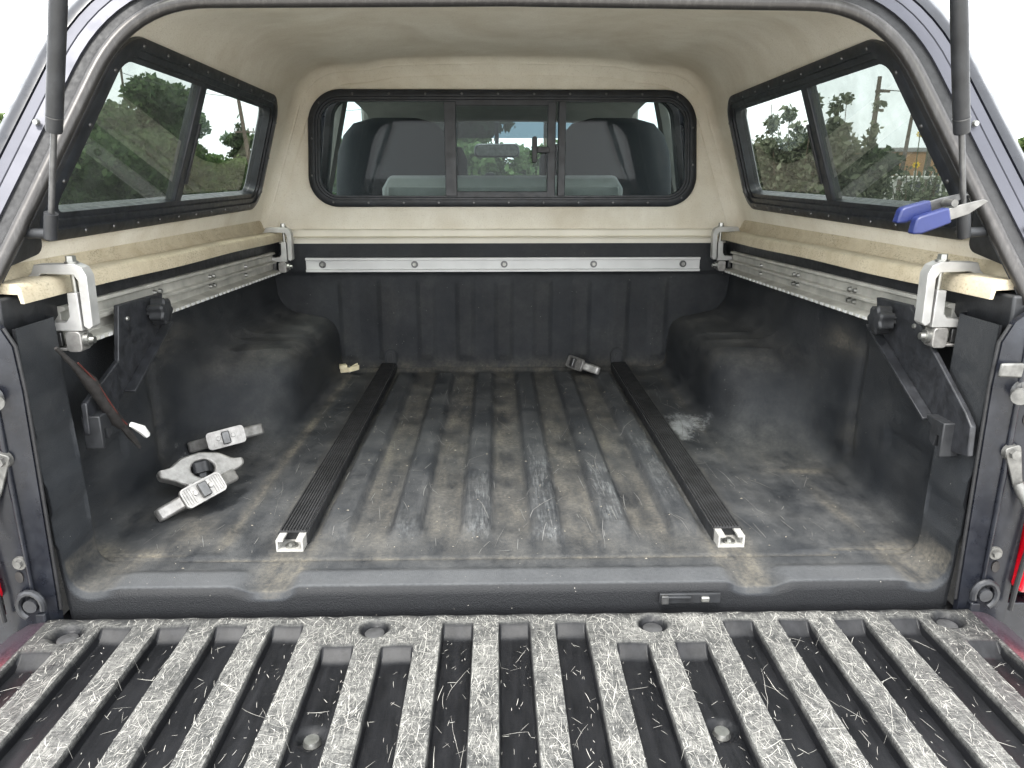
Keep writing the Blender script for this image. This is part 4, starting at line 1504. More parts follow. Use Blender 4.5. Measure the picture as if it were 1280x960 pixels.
mb.prism(rpoly([(0.096, 0.722), (0.114, 0.722), (0.114, 0.808), (0.096, 0.808)], 0.008, 4), mfr, 0.022, 0.036)
mb.build('latch', 'black_plastic', fw, bevel=0.002)
ring = rpoly(inset(FWIN, 0.014), 0.09, 12)
ring = resample([Vector(p) for p in ring] + [Vector(ring[0])], 27)
for p in ring[:-1]:
    MB().cyl(mfr(p.x, p.y, 0.0138), mfr(p.x, p.y, 0.0165), 0.0042, 0.003, 10).build('screw', 'dark_steel', fw)

# rear opening: tube, seal, satin frame and painted rim following an inverted U
def upath(off=0.0, dy=0.0):
    c = [(0.79 - KS * (0.50 - 0.52), 0.50), (0.79 - KS * (0.958 - 0.52), 0.958)]
    z0 = 0.958
    left = []
    a = Vector((-(0.79 - KS * (0.49 - 0.52)), 0.49))
    k = Vector((-(0.79 - KS * (z0 - 0.52)), z0))
    top = Vector((0, z0 + 0.006))
    da = (a - k).normalized()
    p0 = k + da * 0.13
    p1 = k + Vector((1, 0.006)).normalized() * 0.13
    pts = [a.lerp(p0, i / 12) for i in range(12)] + qbez(p0, k, p1, 12) + [p1.lerp(top, i / 10) for i in range(1, 11)]
    full = [(p.x, p.y) for p in pts] + [(-p.x, p.y) for p in reversed(pts[:-1])]
    out = []
    for i, p in enumerate(full):
        q0, q1 = Vector(full[max(0, i - 1)]), Vector(full[min(len(full) - 1, i + 1)])
        t_ = (q1 - q0).normalized()
        nrm = Vector((-t_.y, t_.x))
        q = Vector(p) + nrm * off
        out.append((q.x, yr(q.y) + dy, q.y))
    return out


S(MB().tube(upath(0, -0.006), 0.0115, 12).build('opening_tube', 'opening_tube_black'))
S(MB().loops([upath(-0.006, 0.012), upath(0.010, -0.002), upath(0.034, -0.004), upath(0.034, 0.02)], False).build('opening_seal', 'rubber_seal'))
S(MB().loops([upath(0.034, 0.012), upath(0.034, -0.010), upath(0.052, -0.012), upath(0.0535, -0.0095), upath(0.055, -0.012), upath(0.072, -0.012), upath(0.074, -0.004)], False).build('opening_frame', 'frame_satin', sharp=30))
S(MB().loops([upath(0.072, 0.0), upath(0.075, -0.014), upath(0.088, -0.016), upath(0.102, -0.006), upath(0.106, 0.02), upath(0.078, 0.075)], False).build('rear_rim', 'navy_paint', sharp=50))
for s in (-1, 1):
    for z in (0.60, 0.76):
        x = s * (0.79 - KS * (z - 0.52) + 0.046)
        MB().cyl((x, yr(z) - 0.016, z), (x, yr(z) - 0.022, z), 0.0055, 0.004, 12).build('rivet', 'zinc_steel', None).parent = None
for o in [x for x in bpy.data.objects if x.name.startswith('rivet') and x.parent is None]:
    S(o)

# lift-up rear door, raised overhead
hy, hz_ = 0.285, 1.02
ha = R(24)
hc, hs = -math.cos(ha), math.sin(ha)


def mh(a, b, h):
    return (a, hy + b * hc - h * hs * -1 * 0 + h * 0.0, hz_ + b * hs + h)


HD = [(-0.62, 0.0), (0.62, 0.0), (0.74, 0.56), (-0.74, 0.56)]
hd = S(frame(HD, 0.05, [(0.0, 0.0), (0.0, 0.022), (0.035, 0.022), (0.035, 0.0), (0.0, 0.0)], mh).build('rear_door', 'black_aluminium'))
lp = rpoly(inset(HD, 0.03), 0.03, 6)
obj('pane', [mh(a, b, 0.012) for a, b in lp], [tuple(range(len(lp)))], 'hatch_glass', hd, smooth=False)

# gas struts
for s in (-1, 1):
    a = Vector((s * 0.715, 0.078, 0.592))
    b = Vector((s * 0.608, 0.0, 0.906))
    d = (b - a)
    tip = a + d * 1.62
    j = a + d * 0.47
    st = S(MB().tube([j, j + d * 0.01, tip], [0.0105, 0.0115, 0.0118], 18).build('gas_strut', 'black_plastic'))
    MB().tube([a + d * 0.06, j + d * 0.01], 0.0046, 12).build('piston_rod', 'dark_steel', st)
    MB().tube([j + d * 0.062, j + d * 0.066], 0.0124, 18).build('strut_collar', 'dark_steel', st)
    MB().tube([a - d * 0.02, a + d * 0.10], 0.0100, 14).cyl(a, a + Vector((s * 0.04, 0.01, 0)), 0.008, None, 12).build('strut_end', 'black_plastic', st)
    pl = [(0.030, 0.535), (0.175, 0.560), (0.115, 0.665)]
    nrm = Vector((s, 0, KS)).normalized()
    MB().prism(rpoly(pl, 0.018, 4), lambda y_, z_, h, s=s, nrm=nrm: Vector((s * sx(z_), y_ + 0.02, z_)) - nrm * h, 0.016, 0.021).build('strut_bracket', 'black_plastic', st)

# ------------------------------------------------------------------ rail clamps holding the shell down
def make_clamp(name):
    """section in (x,z) for the right side, relative to x=0.75, z=0.48; extruded along y"""
    root = empty(name, (0, 0, 0))
    up = [(0.055, 0.030), (0.040, 0.044), (0.034, 0.057), (-0.030, 0.058), (-0.043, 0.052), (-0.049, 0.038), (-0.047, -0.046), (-0.040, -0.052), (-0.032, -0.046), (-0.034, 0.030), (-0.028, 0.040), (0.024, 0.042), (0.034, 0.034)]
    m3 = lambda a, b, h: (a, h, b)
    MB().prism(up, m3, -0.013, 0.013).build('upper_jaw', 'raw_aluminium', root, bevel=0.0012)
    lo_ = [(-0.0290, 0.010), (-0.013, 0.010), (-0.011, -0.030), (-0.004, -0.039), (0.040, -0.041), (0.040, -0.054), (-0.0290, -0.054)]
    MB().prism(lo_, m3, -0.0135, 0.0125).build('lower_jaw', 'raw_aluminium', root, bevel=0.0012)
    mb = MB().cyl((-0.021, 0, 0.008), (-0.021, 0, 0.060), 0.0050, None, 14)
    mb.cyl((-0.021, 0, 0.058), (-0.021, 0, 0.061), 0.011, None, 18)
    mb.cyl((-0.021, 0, 0.061), (-0.021, 0, 0.070), 0.0085, 0.008, 6)
    mb.build('bolt', 'zinc_steel', root)
    mb = MB().cyl((-0.012, -0.012, -0.078), (-0.012, -0.012, -0.054), 0.0, 0.0, 3) if False else MB()
    mb.prism(rpoly([(-0.026, -0.090), (0.000, -0.090), (0.000, -0.0545), (-0.026, -0.0545)], 0.007, 4), m3, -0.017, 0.012)
    mb.box((0.000, -0.014, -0.088), (0.040, 0.012, -0.083))
    mb.box((0.034, -0.014, -0.0835), (0.040, 0.012, -0.0545))
    mb.build('slide_block', 'cast_aluminium', root, bevel=0.0015)
    mb = MB().cyl((-0.026, -0.003, -0.071), (-0.034, -0.003, -0.071), 0.0115, 0.0115, 14)
    mb.cyl((-0.034, -0.003, -0.071), (-0.042, -0.003, -0.071), 0.0065, 0.006, 12)
    mb.build('stud', 'zinc_steel', root)
    MB().box((0.010, -0.010, -0.081), (0.020, -0.002, -0.057)).build('key', 'dark_steel', root, bevel=0.001)
    return root


c0 = make_clamp('rail_clamp')
cl = [c0] + [copy_tree(c0) for _ in range(3)]
spots = [((0.752, 0.150, 0.481), 1, 'silver clamp on the rail nearest the blue handled pliers'),
         ((0.752, 1.425, 0.458), 1, 'small far silver clamp right of the white front rail'),
         ((-0.752, 0.150, 0.481), -1, 'silver clamp beside the dangling cable, on beige flange'),
         ((-0.752, 1.410, 0.458), -1, 'small far silver clamp left of the white front rail')]
for o, (loc, s, lab) in zip(cl, spots):
    o.location = loc
    o.scale = (s, 1, 1)
    tag(o, lab, 'clamp', 'clamps holding the shell to the bed rails')

# ------------------------------------------------------------------ black hanging brackets
def bracket(poly, s, hook, knob, label, X=0.745):
    root = empty('hanging_bracket', (s * X, poly[0][0], 0.44), label, 'bracket', 'brackets hanging from the side rails')
    L = root.location
    mp_ = lambda a, b, h: Vector((s * (X - h), a, b)) - L
    MB().prism(poly, mp_, 0.0, 0.010).build('arm', 'powder_coat', root, bevel=0.002)
    # turned-in stiffening flange along the lower edge
    e = hook['edge']
    mb = MB()
    rows = []
    for (y, z) in e:
        rows.append([mp_(y, z, 0.0), mp_(y, z, 0.030), mp_(y - 0.001, z + 0.0045, 0.030), mp_(y - 0.001, z + 0.0045, 0.0)])
    mb.loops(rows, True, True, True).build('flange', 'powder_coat', root, bevel=0.001)
    ky, kz = knob
    mb = MB()
    rows = []
    for h, r_ in ((0.008, 0.012), (0.018, 0.012), (0.020, 0.024), (0.044, 0.026), (0.048, 0.022), (0.049, 0.010)):
        rows.append([mp_(ky + r_ * (1 + 0.12 * math.cos(7 * t_)) * math.cos(t_), kz + r_ * (1 + 0.12 * math.cos(7 * t_)) * math.sin(t_), h) for t_ in [2 * math.pi * a / 56 for a in range(56)]])
    mb.loops(rows, True, True, True).build('knob', 'black_plastic', root)
    hy0, hz0 = hook['at']
    mb = MB()
    mb.prism([(hy0 - 0.025, hz0 + 0.05), (hy0 + 0.028, hz0 + 0.05), (hy0 + 0.028, hz0 + 0.042), (hy0 + 0.012, hz0 + 0.036), (hy0 + 0.012, hz0 + 0.01), (hy0 - 0.004, hz0 + 0.002), (hy0 - 0.008, hz0 + 0.024), (hy0 - 0.014, hz0 + 0.024), (hy0 - 0.016, hz0 - 0.01), (hy0 - 0.025, hz0 - 0.01)], mp_, -0.004, 0.028)
    mb.build('hook', 'black_plastic', root, bevel=0.002)
    for q in hook['screws']:
        c = mp_(q[0], q[1], 0.010)
        MB().cyl(c, c + Vector((-s * 0.003, 0, 0)), 0.005, 0.004, 10).build('screw', 'zinc_steel', root)
    return root


polyR = [(0.358, 0.445), (0.237, 0.449), (0.156, 0.393), (0.030, 0.308), (0.010, 0.290), (0.006, 0.240), (0.048, 0.232), (0.062, 0.262), (0.108, 0.272), (0.344, 0.392)]
bracket(polyR, 1, {'edge': [(0.346, 0.388), (0.110, 0.268)], 'at': (0.075, 0.232), 'screws': [(0.21, 0.415)]}, (0.285, 0.413), 'black metal bracket with star knob hanging from rail, under blue pliers')
polyL = [(0.290, 0.445), (0.478, 0.440), (0.465, 0.380), (0.265, 0.285), (0.205, 0.232), (0.150, 0.236), (0.130, 0.245), (0.134, 0.300), (0.262, 0.345)]
bracket(polyL, -1, {'edge': [(0.467, 0.377), (0.268, 0.281)], 'at': (0.160, 0.226), 'screws': [(0.315, 0.415)]}, (0.408, 0.413), 'black metal bracket with star knob and a frayed cable taped to it')

# frayed cable hanging beside the left bracket
cb = empty('hanging_cable', (-0.735, 0.06, 0.415), 'frayed black cable with white connector dangling from the silver clamp', 'cable')
L = cb.location
pts = [(-0.735, 0.075, 0.412), (-0.728, 0.100, 0.380), (-0.722, 0.135, 0.338), (-0.718, 0.158, 0.296), (-0.715, 0.180, 0.258), (-0.712, 0.195, 0.240)]
MB().tube([Vector(p) - L for p in pts], [0.003, 0.005, 0.012, 0.010, 0.012, 0.009], 10).build('taped_sheath', 'cable_black', cb)
MB().tube([Vector(p) - L + Vector((0.010, 0, 0.001)) for p in pts[1:]], [0.0012] * 5, 6).build('wire', 'cable_red', cb)
MB().tube([Vector(p) - L for p in [(-0.712, 0.195, 0.240), (-0.708, 0.212, 0.215), (-0.700, 0.225, 0.185)]], [0.006, 0.007, 0.003], 8).build('tail', 'cable_black', cb)
MB().tube([Vector(p) - L for p in [(-0.700, 0.205, 0.238), (-0.693, 0.225, 0.222), (-0.690, 0.238, 0.205)]], [0.005, 0.0085, 0.006], 6).build('connector', 'white_plastic', cb)

# ------------------------------------------------------------------ track cleats
def make_cleat(name):
    root = empty(name, (0, 0, 0))
    mz = lambda a, b, h: (a, b, h)
    # arched horn body in plan (x,y), thickness along z
    outer = [(-0.088, 0.046), (-0.086, 0.030), (-0.060, 0.018), (-0.040, 0.004), (0.040, 0.004), (0.060, 0.018), (0.086, 0.030), (0.088, 0.046), (0.066, 0.048), (0.040, 0.066), (0.0, 0.074), (-0.040, 0.066), (-0.066, 0.048)]
    oc = resample([Vector(p) for p in outer] + [Vector(outer[0])], 49)[:-1]
    icn = []
    cc = Vector((0, 0.036))
    for p in oc:
        d = (p - cc)
        t_ = math.atan2(d.y, d.x)
        icn.append((cc.x + 0.0235 * math.cos(t_), cc.y + 0.0185 * math.sin(t_)))
    MB().ringprism([tuple(p) for p in oc], icn, mz, -0.013, 0.013).build('horn', 'cast_aluminium', root, bevel=0.004)
    # base plate facing -y
    pl = rpoly([(-0.043, -0.021), (0.043, -0.021), (0.043, 0.021), (-0.043, 0.021)], 0.009, 5)
    mp_ = lambda a, b, h: (a, -h, b)
    bp = MB().prism(pl, mp_, -0.006, 0.004).build('base_plate', 'cast_aluminium', root, bevel=0.0015)
    mb = MB()
    for i in range(4):
        for q in (-1, 1):
            x = q * (0.022 + 0.005 * i)
            mb.prism(rpoly([(x - 0.0012, -0.016), (x + 0.0012, -0.016), (x + 0.0012, 0.016), (x - 0.0012, 0.016)], 0.001, 2), mp_, 0.0035, 0.0062)
    mb.build('grip_bars', 'cast_aluminium', bp)['kind'] = 'stuff'
    for q in (-1, 1):
        MB().cyl((q * 0.0165, -0.003, 0.002), (q * 0.0165, -0.0080, 0.002), 0.0058, 0.0046, 12).build('boss', 'cast_aluminium', bp)
    MB().ringprism(rpoly([(-0.0425, -0.0205), (0.0425, -0.0205), (0.0425, 0.0205), (-0.0425, 0.0205)], 0.009, 5), rpoly([(-0.0395, -0.0175), (0.0395, -0.0175), (0.0395, 0.0175), (-0.0395, 0.0175)], 0.007, 5), mp_, 0.0035, 0.0062).build('plate_rim', 'cast_aluminium', bp)
    MB().prism(rpoly([(-0.009, -0.015), (0.009, -0.015), (0.009, 0.015), (-0.009, 0.015)], 0.003, 3), mp_, 0.003, 0.017).build('tee_nut', 'dark_steel', root, bevel=0.002)
    mb = MB()
    rows = []
    for y, r_ in ((0.010, 0.010), (0.026, 0.012), (0.026, 0.0205), (0.048, 0.0215), (0.053, 0.017), (0.054, 0.006)):
        rows.append([(r_ * (1 + 0.10 * math.cos(5 * t_)) * math.cos(t_), y, r_ * (1 + 0.10 * math.cos(5 * t_)) * math.sin(t_)) for t_ in [2 * math.pi * a / 40 for a in range(40)]])
    mb.loops(rows, True, True, True).build('knob', 'black_plastic', root)
    return root


k0_ = make_cleat('track_cleat')
cs = [k0_] + [copy_tree(k0_) for _ in range(3)]
lay = [((-0.690, 0.622, 0.062), (R(-20), R(-8), R(24)), 'silver cast cleat lying alone beside the wheel arch'),
       ((-0.664, 0.410, 0.026), (R(52), R(4), R(38)), 'silver cast cleat with open arch, under another cleat'),
       ((-0.632, 0.318, 0.056), (R(-32), R(-12), R(48)), 'silver cast cleat leaning on another, square nut facing up'),
       ((0.250, 1.425, 0.044), (R(-20), R(0), R(-62)), 'silver cast cleat at the far end by the headboard')]
for o, (loc, rot, lab) in zip(cs, lay):
    o.location = loc
    o.rotation_euler = rot
    o.scale = (1.04, 1.04, 1.04)
    tag(o, lab, 'cleat', 'loose track cleats on the bed floor')

# ------------------------------------------------------------------ small spring clip
cp = empty('spring_clip', (-0.548, 1.445, 0.020), 'tiny cream clip on the floor at the far left corner', 'clip')
for s in (-1, 1):
    lp = [(-0.034, 0.010 * s), (0.0, 0.004 * s), (0.030, 0.020 * s), (0.033, 0.013 * s), (0.0, -0.003 * s), (-0.030, 0.003 * s)]
    o = MB().prism(lp, lambda a, b, h: (a * 0.94 - b * 0.34, a * 0.34 + b * 0.94, h + 0.3 * max(0, a)), -0.008, 0.008).build('jaw', 'clip_cream', cp, bevel=0.001)
MB().prism(rpoly([(-0.036, -0.012), (-0.008, -0.014), (-0.010, 0.016), (-0.034, 0.014)], 0.004, 3), lambda a, b, h: (a * 0.94 - b * 0.34, a * 0.34 + b * 0.94, h), 0.006, 0.020).build('body', 'clip_cream', cp, bevel=0.002)
MB().cyl((0, 0, -0.012), (0, 0, 0.014), 0.0035, None, 10).build('pin', 'zinc_steel', cp)

# ------------------------------------------------------------------ blue handled pliers on the strut
pb = empty('locking_pliers', (0.650, 0.045, 0.615), 'blue handled steel pliers clipped across the strut foot', 'pliers')
L = pb.location
A = Vector((0.715, 0.06, 0.640))     # jaw end
for k, (h0, h1, yo, wd) in enumerate((((0.604, 0.603), (0.662, 0.621), 0.040, 0.024), ((0.592, 0.617), (0.646, 0.632), 0.066, 0.022))):
    p, q = Vector((h0[0], yo, h0[1])), Vector((h1[0], yo, h1[1]))
    d = (q - p).normalized()
    n_ = Vector((-d.z, 0, d.x))
    ln = (q - p).length
    lp = [(0.0, -wd * 0.45), (0.006, wd * 0.05), (0.010, wd * 0.42), (0.016, wd * 0.5), (ln, wd * 0.5), (ln, -wd * 0.5), (0.014, -wd * 0.62)]
    mp_ = lambda a, b, h, p=p, d=d, n_=n_: p + d * a + n_ * b + Vector((0, h, 0)) - L
    MB().prism(lp, mp_, -0.009, 0.009).build('handle', 'blue_vinyl', pb, bevel=0.003)
    lp = [(ln - 0.01, -wd * 0.36), (ln - 0.01, wd * 0.36), (ln + 0.02, wd * 0.40), (ln + 0.055, wd * 0.30), (ln + 0.062, wd * 0.1), (ln + 0.03, -wd * 0.34)]
    MB().prism(lp, mp_, -0.0022, 0.0022).build('jaw', 'dull_blade' if k == 0 else 'dark_steel', pb, bevel=0.0008)
MB().cyl(Vector((0.668, 0.036, 0.6385)) - L, Vector((0.668, 0.072, 0.6385)) - L, 0.0055, None, 14).build('pivot', 'dull_steel', pb)

# ------------------------------------------------------------------ white block added in the cab for a reflection in the window
wb = empty('reflection_block', (0, 1.9, 0.30), 'white block added in the cab, standing for a reflection in the front window', 'box')
rows = []
for z, k in ((0.0, 1.0), (0.335, 1.0), (0.382, 0.94)):
    rows.append([(x * k, y * (1 if k == 1 else 0.9), z) for x, y in ((-0.45, -0.15), (0.45, -0.15), (0.45, 0.20), (-0.45, 0.20))])
MB().loops(rows, True, True, True).build('body', 'cab_trim_grey', wb, bevel=0.012).data.materials[0] = M['reflection_white']
MB().box((-0.425, -0.175, 0.26), (0.43, -0.153, 0.342)).build('reflection_band', 'white_plastic', wb, bevel=0.004)

# ------------------------------------------------------------------ surroundings
def leaves(n, ells, size, seed, flat=0.0, shell=0.55, elong=1.6):
    """n leaf quads inside ellipsoids (cx,cy,cz,rx,ry,rz,weight)"""
    g = np.random.default_rng(seed)
    ws = np.array([e[6] if len(e) > 6 else e[3] * e[4] * e[5] for e in ells])
    ws = ws / ws.sum()
    idx = g.choice(len(ells), n, p=ws)
    E_ = np.array([e[:6] for e in ells])[idx]
    d = g.normal(size=(n, 3))
    d /= np.linalg.norm(d, axis=1)[:, None]
    r_ = shell + (1 - shell) * g.random((n, 1))
    r_ *= 1 + 0.10 * g.normal(size=(n, 1))
    c = E_[:, :3] + d * E_[:, 3:6] * r_
    u = g.normal(size=(n, 3))
    u /= np.linalg.norm(u, axis=1)[:, None]
    w = np.cross(u, g.normal(size=(n, 3)))
    w /= np.linalg.norm(w, axis=1)[:, None]
    s_ = size * (0.40 + 1.35 * g.random((n, 1)) ** 1.6)
    a = u * s_ * elong * 0.5
    b = w * s_ * 0.5
    V = np.stack([c - a, c + b * 0.9 - a * 0.1, c + a, c - b * 0.9 - a * 0.1], 1).reshape(-1, 3)
    F = np.arange(n * 4).reshape(n, 4)
    return V, F


def fastmesh(name, V, F, mat, parent=None):
    me = bpy.data.meshes.new(name)
    me.vertices.add(len(V))
    me.vertices.foreach_set('co', np.asarray(V, dtype=np.float32).ravel())
    me.loops.add(F.size)
    me.loops.foreach_set('vertex_index', F.ravel().astype(np.int32))
    me.polygons.add(len(F))
    me.polygons.foreach_set('loop_start', (np.arange(len(F)) * F.shape[1]).astype(np.int32))
    me.update(calc_edges=True)
    me.materials.append(M[mat])
    o = bpy.data.objects.new(name, me)
    COL.objects.link(o)
    if parent:
        o.parent = parent
    return o


def tree(name, x, y, h, rad, seed, mat, label, n=9000, leaf=0.22, low=0.12, conifer=False, cat='tree', group='trees around the lot'):
    root = empty(name, (x, y, GZ), label, cat, group)
    g = random.Random(seed)
    mb = MB()
    th = h * (0.9 if conifer else 0.55)
    pth = [(0, 0, 0)]
    for i in range(1, 6):
        pth.append((g.gauss(0, 0.03 * h) * (0 if conifer else 1), g.gauss(0, 0.03 * h) * (0 if conifer else 1), th * i / 5))
    r0 = 0.022 * h + 0.03
    mb.tube(pth, [r0 * (1 - 0.15 * i) for i in range(6)], 9)
    ells = []
    if conifer:
        for i in range(9):
            t_ = i / 8
            rr = rad * (1.02 - t_)
            ells.append((0, 0, h * (low + (0.98 - low) * t_), rr, rr, h * 0.045 + 0.05))
    else:
        m = 16
        for i in range(m):
            a = g.uniform(0, 6.28)
            zz = g.uniform(low, 0.93)
            env = math.sin(math.pi * min(1, max(0.0, (zz - low + 0.12) / (1.06 - low + 0.10)))) ** 0.6
            rr = rad * env * g.uniform(0.25, 0.78)
            cx, cy = rr * math.cos(a), rr * math.sin(a)
            sz = rad * g.uniform(0.26, 0.46)
            ells.append((cx, cy, min(zz * h, h - sz * 0.6), sz, sz, sz * 0.72))
            b0 = Vector(pth[3])
            mid = b0.lerp(Vector((cx, cy, zz * h)), 0.5) + Vector((0, 0, -0.03 * h))
            mb.tube([b0, mid, (cx, cy, zz * h)], [r0 * 0.45, r0 * 0.28, r0 * 0.1], 6)
    mb.build('trunk', 'bark', root)
    V, F = leaves(n, ells, leaf, seed)
    fastmesh('crown', V, F, mat, root)
    return root


# far-left hedge along the lot
def hedge(name, x0, y0, x1, y1, h, th, n, seed, mat, label, leaf=0.13, cat='hedge'):
    root = empty(name, ((x0 + x1) / 2, (y0 + y1) / 2, GZ), label, cat)
    g = np.random.default_rng(seed)
    ells = []
    ln = math.hypot(x1 - x0, y1 - y0)
    m = int(ln / 0.55)
    for i in range(m):
        t_ = i / (m - 1)
        for z in np.arange(0.25, h - 0.1, 0.45):
            ells.append(((x0 - x1) / 2 + (x1 - x0) * t_ + g.normal() * 0.12, (y0 - y1) / 2 + (y1 - y0) * t_ + g.normal() * 0.12, z + g.normal() * 0.08 + (0.10 if z > h - 0.6 else 0), 0.5, th * (0.8 + 0.4 * g.random()), 0.36))
    V, F = leaves(n, ells, leaf, seed, shell=0.35)
    fastmesh('foliage', V, F, mat, root)
    mb = MB()
    rr = random.Random(seed)
    for i in range(int(ln / 1.2)):
        t_ = (i + 0.5) / int(ln / 1.2)
        bx, by = (x0 - x1) / 2 + (x1 - x0) * t_, (y0 - y1) / 2 + (y1 - y0) * t_
        mb.tube([(bx, by, 0), (bx + rr.gauss(0, 0.1), by + rr.gauss(0, 0.1), h * 0.8)], [0.05, 0.02], 6)
    mb.build('stems', 'bark', root)
    return root


hedge('clipped_hedge', -18.5, 18.5, -12.6, 45.0, 2.25, 0.50, 42000, 3, 'leaf_hedge', 'long clipped green hedge seen through the left side window', 0.13)
TR = [('broad_tree', -15.4, 32.6, 4.7, 2.6, 14, 'leaf_pale', 'lower pale tree between the two big trees behind the hedge', 16000),
      ('broad_tree', -16.2, 30.5, 5.1, 3.2, 11, 'leaf_tree', 'big dark broad tree behind the hedge, through near left pane', 26000),
      ('broad_tree', -14.5, 33.6, 5.5, 2.4, 12, 'leaf_tree', 'tallest round tree behind the hedge, beside the window mullion', 22000),
      ('broad_tree', -14.9, 43.5, 4.0, 1.7, 15, 'leaf_tree', 'low round tree left of the small conifer', 9000),
      ('broad_tree', -11.4, 40.5, 3.9, 1.5, 16, 'leaf_tree', 'bushy tree right of the leaning utility pole', 9000)]
for nm, x, y, h, rad, sd, mt, lab, n in TR:
    tree(nm, x, y, h, rad, sd, mt, lab, n, 0.16)
tree('conifer_tree', -14.1, 42.0, 4.7, 1.3, 17, 'leaf_dark', 'small pointed conifer through the far left pane', 8000, 0.13, 0.18, True)


def pole(name, x, y, h, lean, arms, label, r_=0.13, azi=0.5):
    root = empty(name, (x, y, GZ), label, 'pole', 'utility poles around the lot')
    MB().tube([(0, 0, 0), (lean * 0.5, 0, h * 0.5), (lean, 0, h)], [r_, r_ * 0.85, r_ * 0.65], 10).build('post', 'pole_wood', root)
    for z, w in arms:
        k = z / h * lean
        MB().box((-w * (1 if w > 0.3 else 0.2) + k, -0.03, z - 0.03), (w + k, 0.03, z + 0.03)).build('crossarm', 'pole_wood', root)
        for q in ((-0.9, -0.4, 0.4, 0.9) if w > 0.3 else ()):
            MB().cyl((k + q * w, 0, z + 0.05), (k + q * w, 0, z + 0.17), 0.035, 0.025, 8).build('insulator', 'cab_trim_grey', root)
    return root


pole('utility_pole', -10.7, 33.2, 5.0, -0.45, [(3.4, 0.45)], 'leaning wooden utility pole through the far left pane', 0.11)
pole('utility_pole', -16.2, 33.6, 9.8, 0.05, [(9.4, 0.9)], 'thin pole rising above the trees through near left pane', 0.06)
pole('utility_pole', 9.6, 18.7, 3.95, 0.05, [(3.6, 0.30), (3.15, 0.20)], 'tall wooden utility pole through the near right pane', 0.075)
pole('utility_pole', 9.8, 17.5, 2.95, 0.16, [], 'short bare pole between two others on the right', 0.06)
pole('utility_pole', 8.8, 14.6, 2.85, 0.10, [], 'thick bare pole near the rear edge of right window', 0.07)
pole('utility_pole', 7.6, 22.7, 3.5, 0.0, [], 'slim pole above the vines through far right pane', 0.07)


def wire(name, a, b, sag, label):
    a, b = Vector(a), Vector(b)
    root = empty(name, a, label, 'wire', 'overhead wires')
    MB().tube([(a.lerp(b, i / 16) - Vector((0, 0, sag * 4 * (i / 16) * (1 - i / 16)))) - a for i in range(17)], 0.012, 5).build('strand', 'wire_black', root)


wire('overhead_wire', (-11.1, 33.2, 4.0), (-17.0, 30.0, 5.6), 0.4, 'overhead wire leading left from the leaning pole')
wire('overhead_wire', (-11.1, 33.2, 4.1), (-7.0, 44.0, 4.5), 0.4, 'overhead wire leading right from the leaning pole')
wire('overhead_wire', (9.7, 18.7, 2.8), (20.0, 18.7, 3.2), 0.3, 'overhead wire leading right from the tall pole')

# right side: overgrown chain-link fence, bush, barred fence, orange building
def vine_mass(name, x0, y0, x1, y1, h, n, seed, mat, label, leaf=0.07, th=0.25, wisps=30):
    root = empty(name, (x0, y0, GZ), label, 'shrub', 'overgrowth along the right side')
    g = np.random.default_rng(seed)
    ells = []
    for i in range(90):
        t_ = g.random()
        z = h * (0.10 + 0.82 * g.random())
        ells.append(((x1 - x0) * t_, (y1 - y0) * t_, z, 0.30, th, 0.24, 1.0))
    rr = random.Random(seed)
    mb = MB()
    for i in range(wisps):
        t_ = rr.random()
        bx, by = (x1 - x0) * t_, (y1 - y0) * t_
        ln = h * rr.uniform(0.7, 1.22)
        tx, ty = bx + rr.gauss(0, 0.25), by + rr.gauss(0, 0.2)
        mb.tube([(bx, by, 0), ((bx + tx) / 2 + rr.gauss(0, 0.08), (by + ty) / 2, ln * 0.55), (tx, ty, ln)], [0.012, 0.009, 0.004], 5)
        for q in range(4):
            z = ln * rr.uniform(0.72, 1.0)
            ells.append((lerp(bx, tx, z / ln), lerp(by, ty, z / ln), z, 0.10, 0.10, 0.10, 0.12))
    V, F = leaves(n, ells, leaf, seed, shell=0.2)
    fastmesh('foliage', V, F, mat, root)
    mb.build('stems', 'bark', root)
    return root


vine_mass('vine_thicket', 3.1, 10.4, 4.75, 8.5, 2.1, 40000, 41, 'leaf_vine', 'grey green vine thicket filling the far right pane', 0.05, 0.3, 40)
tree('round_shrub', 4.55, 8.95, 2.4, 0.70, 45, 'leaf_dark', 'dark rounded shrub just past the right window mullion', 16000, 0.05, 0.05, False, 'shrub', 'overgrowth along the right side')
vine_mass('flowering_weeds', 4.9, 9.0, 5.8, 7.0, 1.45, 5200, 43, 'leaf_vine', 'tall weeds with yellow flowers in front of the barred fence', 0.048, 0.22, 50)
rs = random.Random(5)
for i in range(11):
    t_ = rs.uniform(0.15, 1.0)
    p = Vector((lerp(4.9, 5.7, t_), lerp(8.9, 7.1, t_), GZ + rs.uniform(1.55, 2.05)))
    fl = empty('yellow_flower', p, 'small yellow flower head standing above the weeds', 'flower', 'yellow flowers above the weeds')
    dv = (Vector((0, -1.1, 0.68)) - p).normalized()
    a = dv.orthogonal().normalized()
    b = dv.cross(a)
    mb = MB()
    for q in range(9):
        t2 = 2 * math.pi * q / 9
        e = a * math.cos(t2) + b * math.sin(t2)
        f = a * -math.sin(t2) + b * math.cos(t2)
        mb._add([e * 0.010, e * 0.028 + f * 0.010, e * 0.048, e * 0.028 - f * 0.010], [(0, 1, 2, 3)])
    mb.build('petals', 'petal_yellow', fl, smooth=False)
    MB().cyl(dv * 0.0, dv * 0.015, 0.014, 0.011, 10).build('disc', 'bark', fl)
    MB().tube([(0, 0, 0), (rs.gauss(0, 0.05), rs.gauss(0, 0.05), -(p.z - GZ))], 0.006, 5).build('stem', 'leaf_vine', fl)

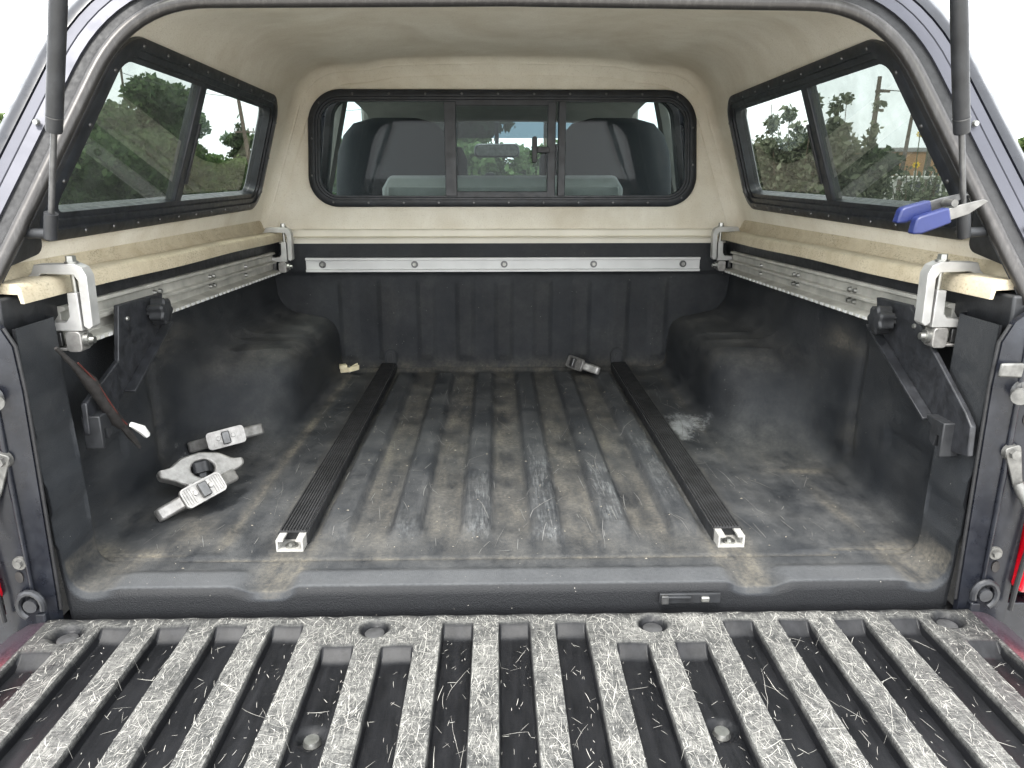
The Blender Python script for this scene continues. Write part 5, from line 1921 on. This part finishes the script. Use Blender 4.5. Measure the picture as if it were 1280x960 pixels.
fence = empty('barred_fence', (7.2, 12.0, GZ), 'pale barred metal fence behind the weeds on the right', 'fence')
fa, fb = Vector((-2.6, 1.1, 0)), Vector((4.5, -2.0, 0))
ln = (fb - fa).length
for i in range(56):
    p = fa.lerp(fb, i / 55)
    MB().cyl(p, p + Vector((0, 0, 1.62)), 0.022, None, 6).build('bar', 'fence_white', fence)
for z in (0.25, 1.0, 1.5):
    MB().tube([fa + Vector((0, -0.03, z)), fb + Vector((0, -0.03, z))], 0.03, 6).build('fence_rail', 'fence_white', fence)

bd = empty('orange_building', (12.0, 19.0, GZ), 'low orange building beyond the barred fence on the right', 'building')
MB().box((-4.2, 0, 0), (6, 5, 1.95)).build('wall', 'fence_white', bd)
MB().box((-4.25, -0.06, 1.55), (6.05, -0.003, 2.15)).build('fascia', 'orange_stucco', bd)
MB().box((-4.3, -0.1, 2.15), (6.1, 5.1, 2.25)).build('roof', 'grey_roof', bd)
for i in range(4):
    x = -3.4 + 2.2 * i
    w = MB().box((x, -0.03, 0.7), (x + 1.1, -0.004, 1.4)).build('window', 'mirror_dark', bd)

# overhanging growth outside the shell on either edge of the picture
tree('leafy_sapling', -4.55, 6.2, 2.15, 0.30, 51, 'leaf_pale', 'pale leafy sapling peeking past the shell on the left', 900, 0.085, 0.3, False, 'tree')
tree('leafy_sapling', 4.72, 5.7, 2.25, 0.28, 52, 'leaf_pale', 'sparse leafy sapling peeking past the shell on the right', 700, 0.075, 0.3, False, 'tree')

# beyond the windscreen
hedge('roadside_bushes', -9.0, 34.0, 9.0, 33.0, 3.0, 0.9, 26000, 61, 'leaf_tree', 'row of green bushes ahead, seen through the windscreen', 0.20, 'bushes')
tree('broad_tree', -1.8, 38.0, 5.2, 3.0, 62, 'leaf_tree', 'round tree ahead of the truck behind the mirror', 5000, 0.25)
tree('broad_tree', 4.6, 38.0, 3.6, 1.9, 63, 'leaf_pale', 'pale small tree ahead right of the phone cradle', 4000, 0.22)
pole('utility_pole', 2.6, 40.0, 8.0, 0.0, [(7.4, 0.7)], 'utility pole ahead seen through the sliding pane', 0.12)
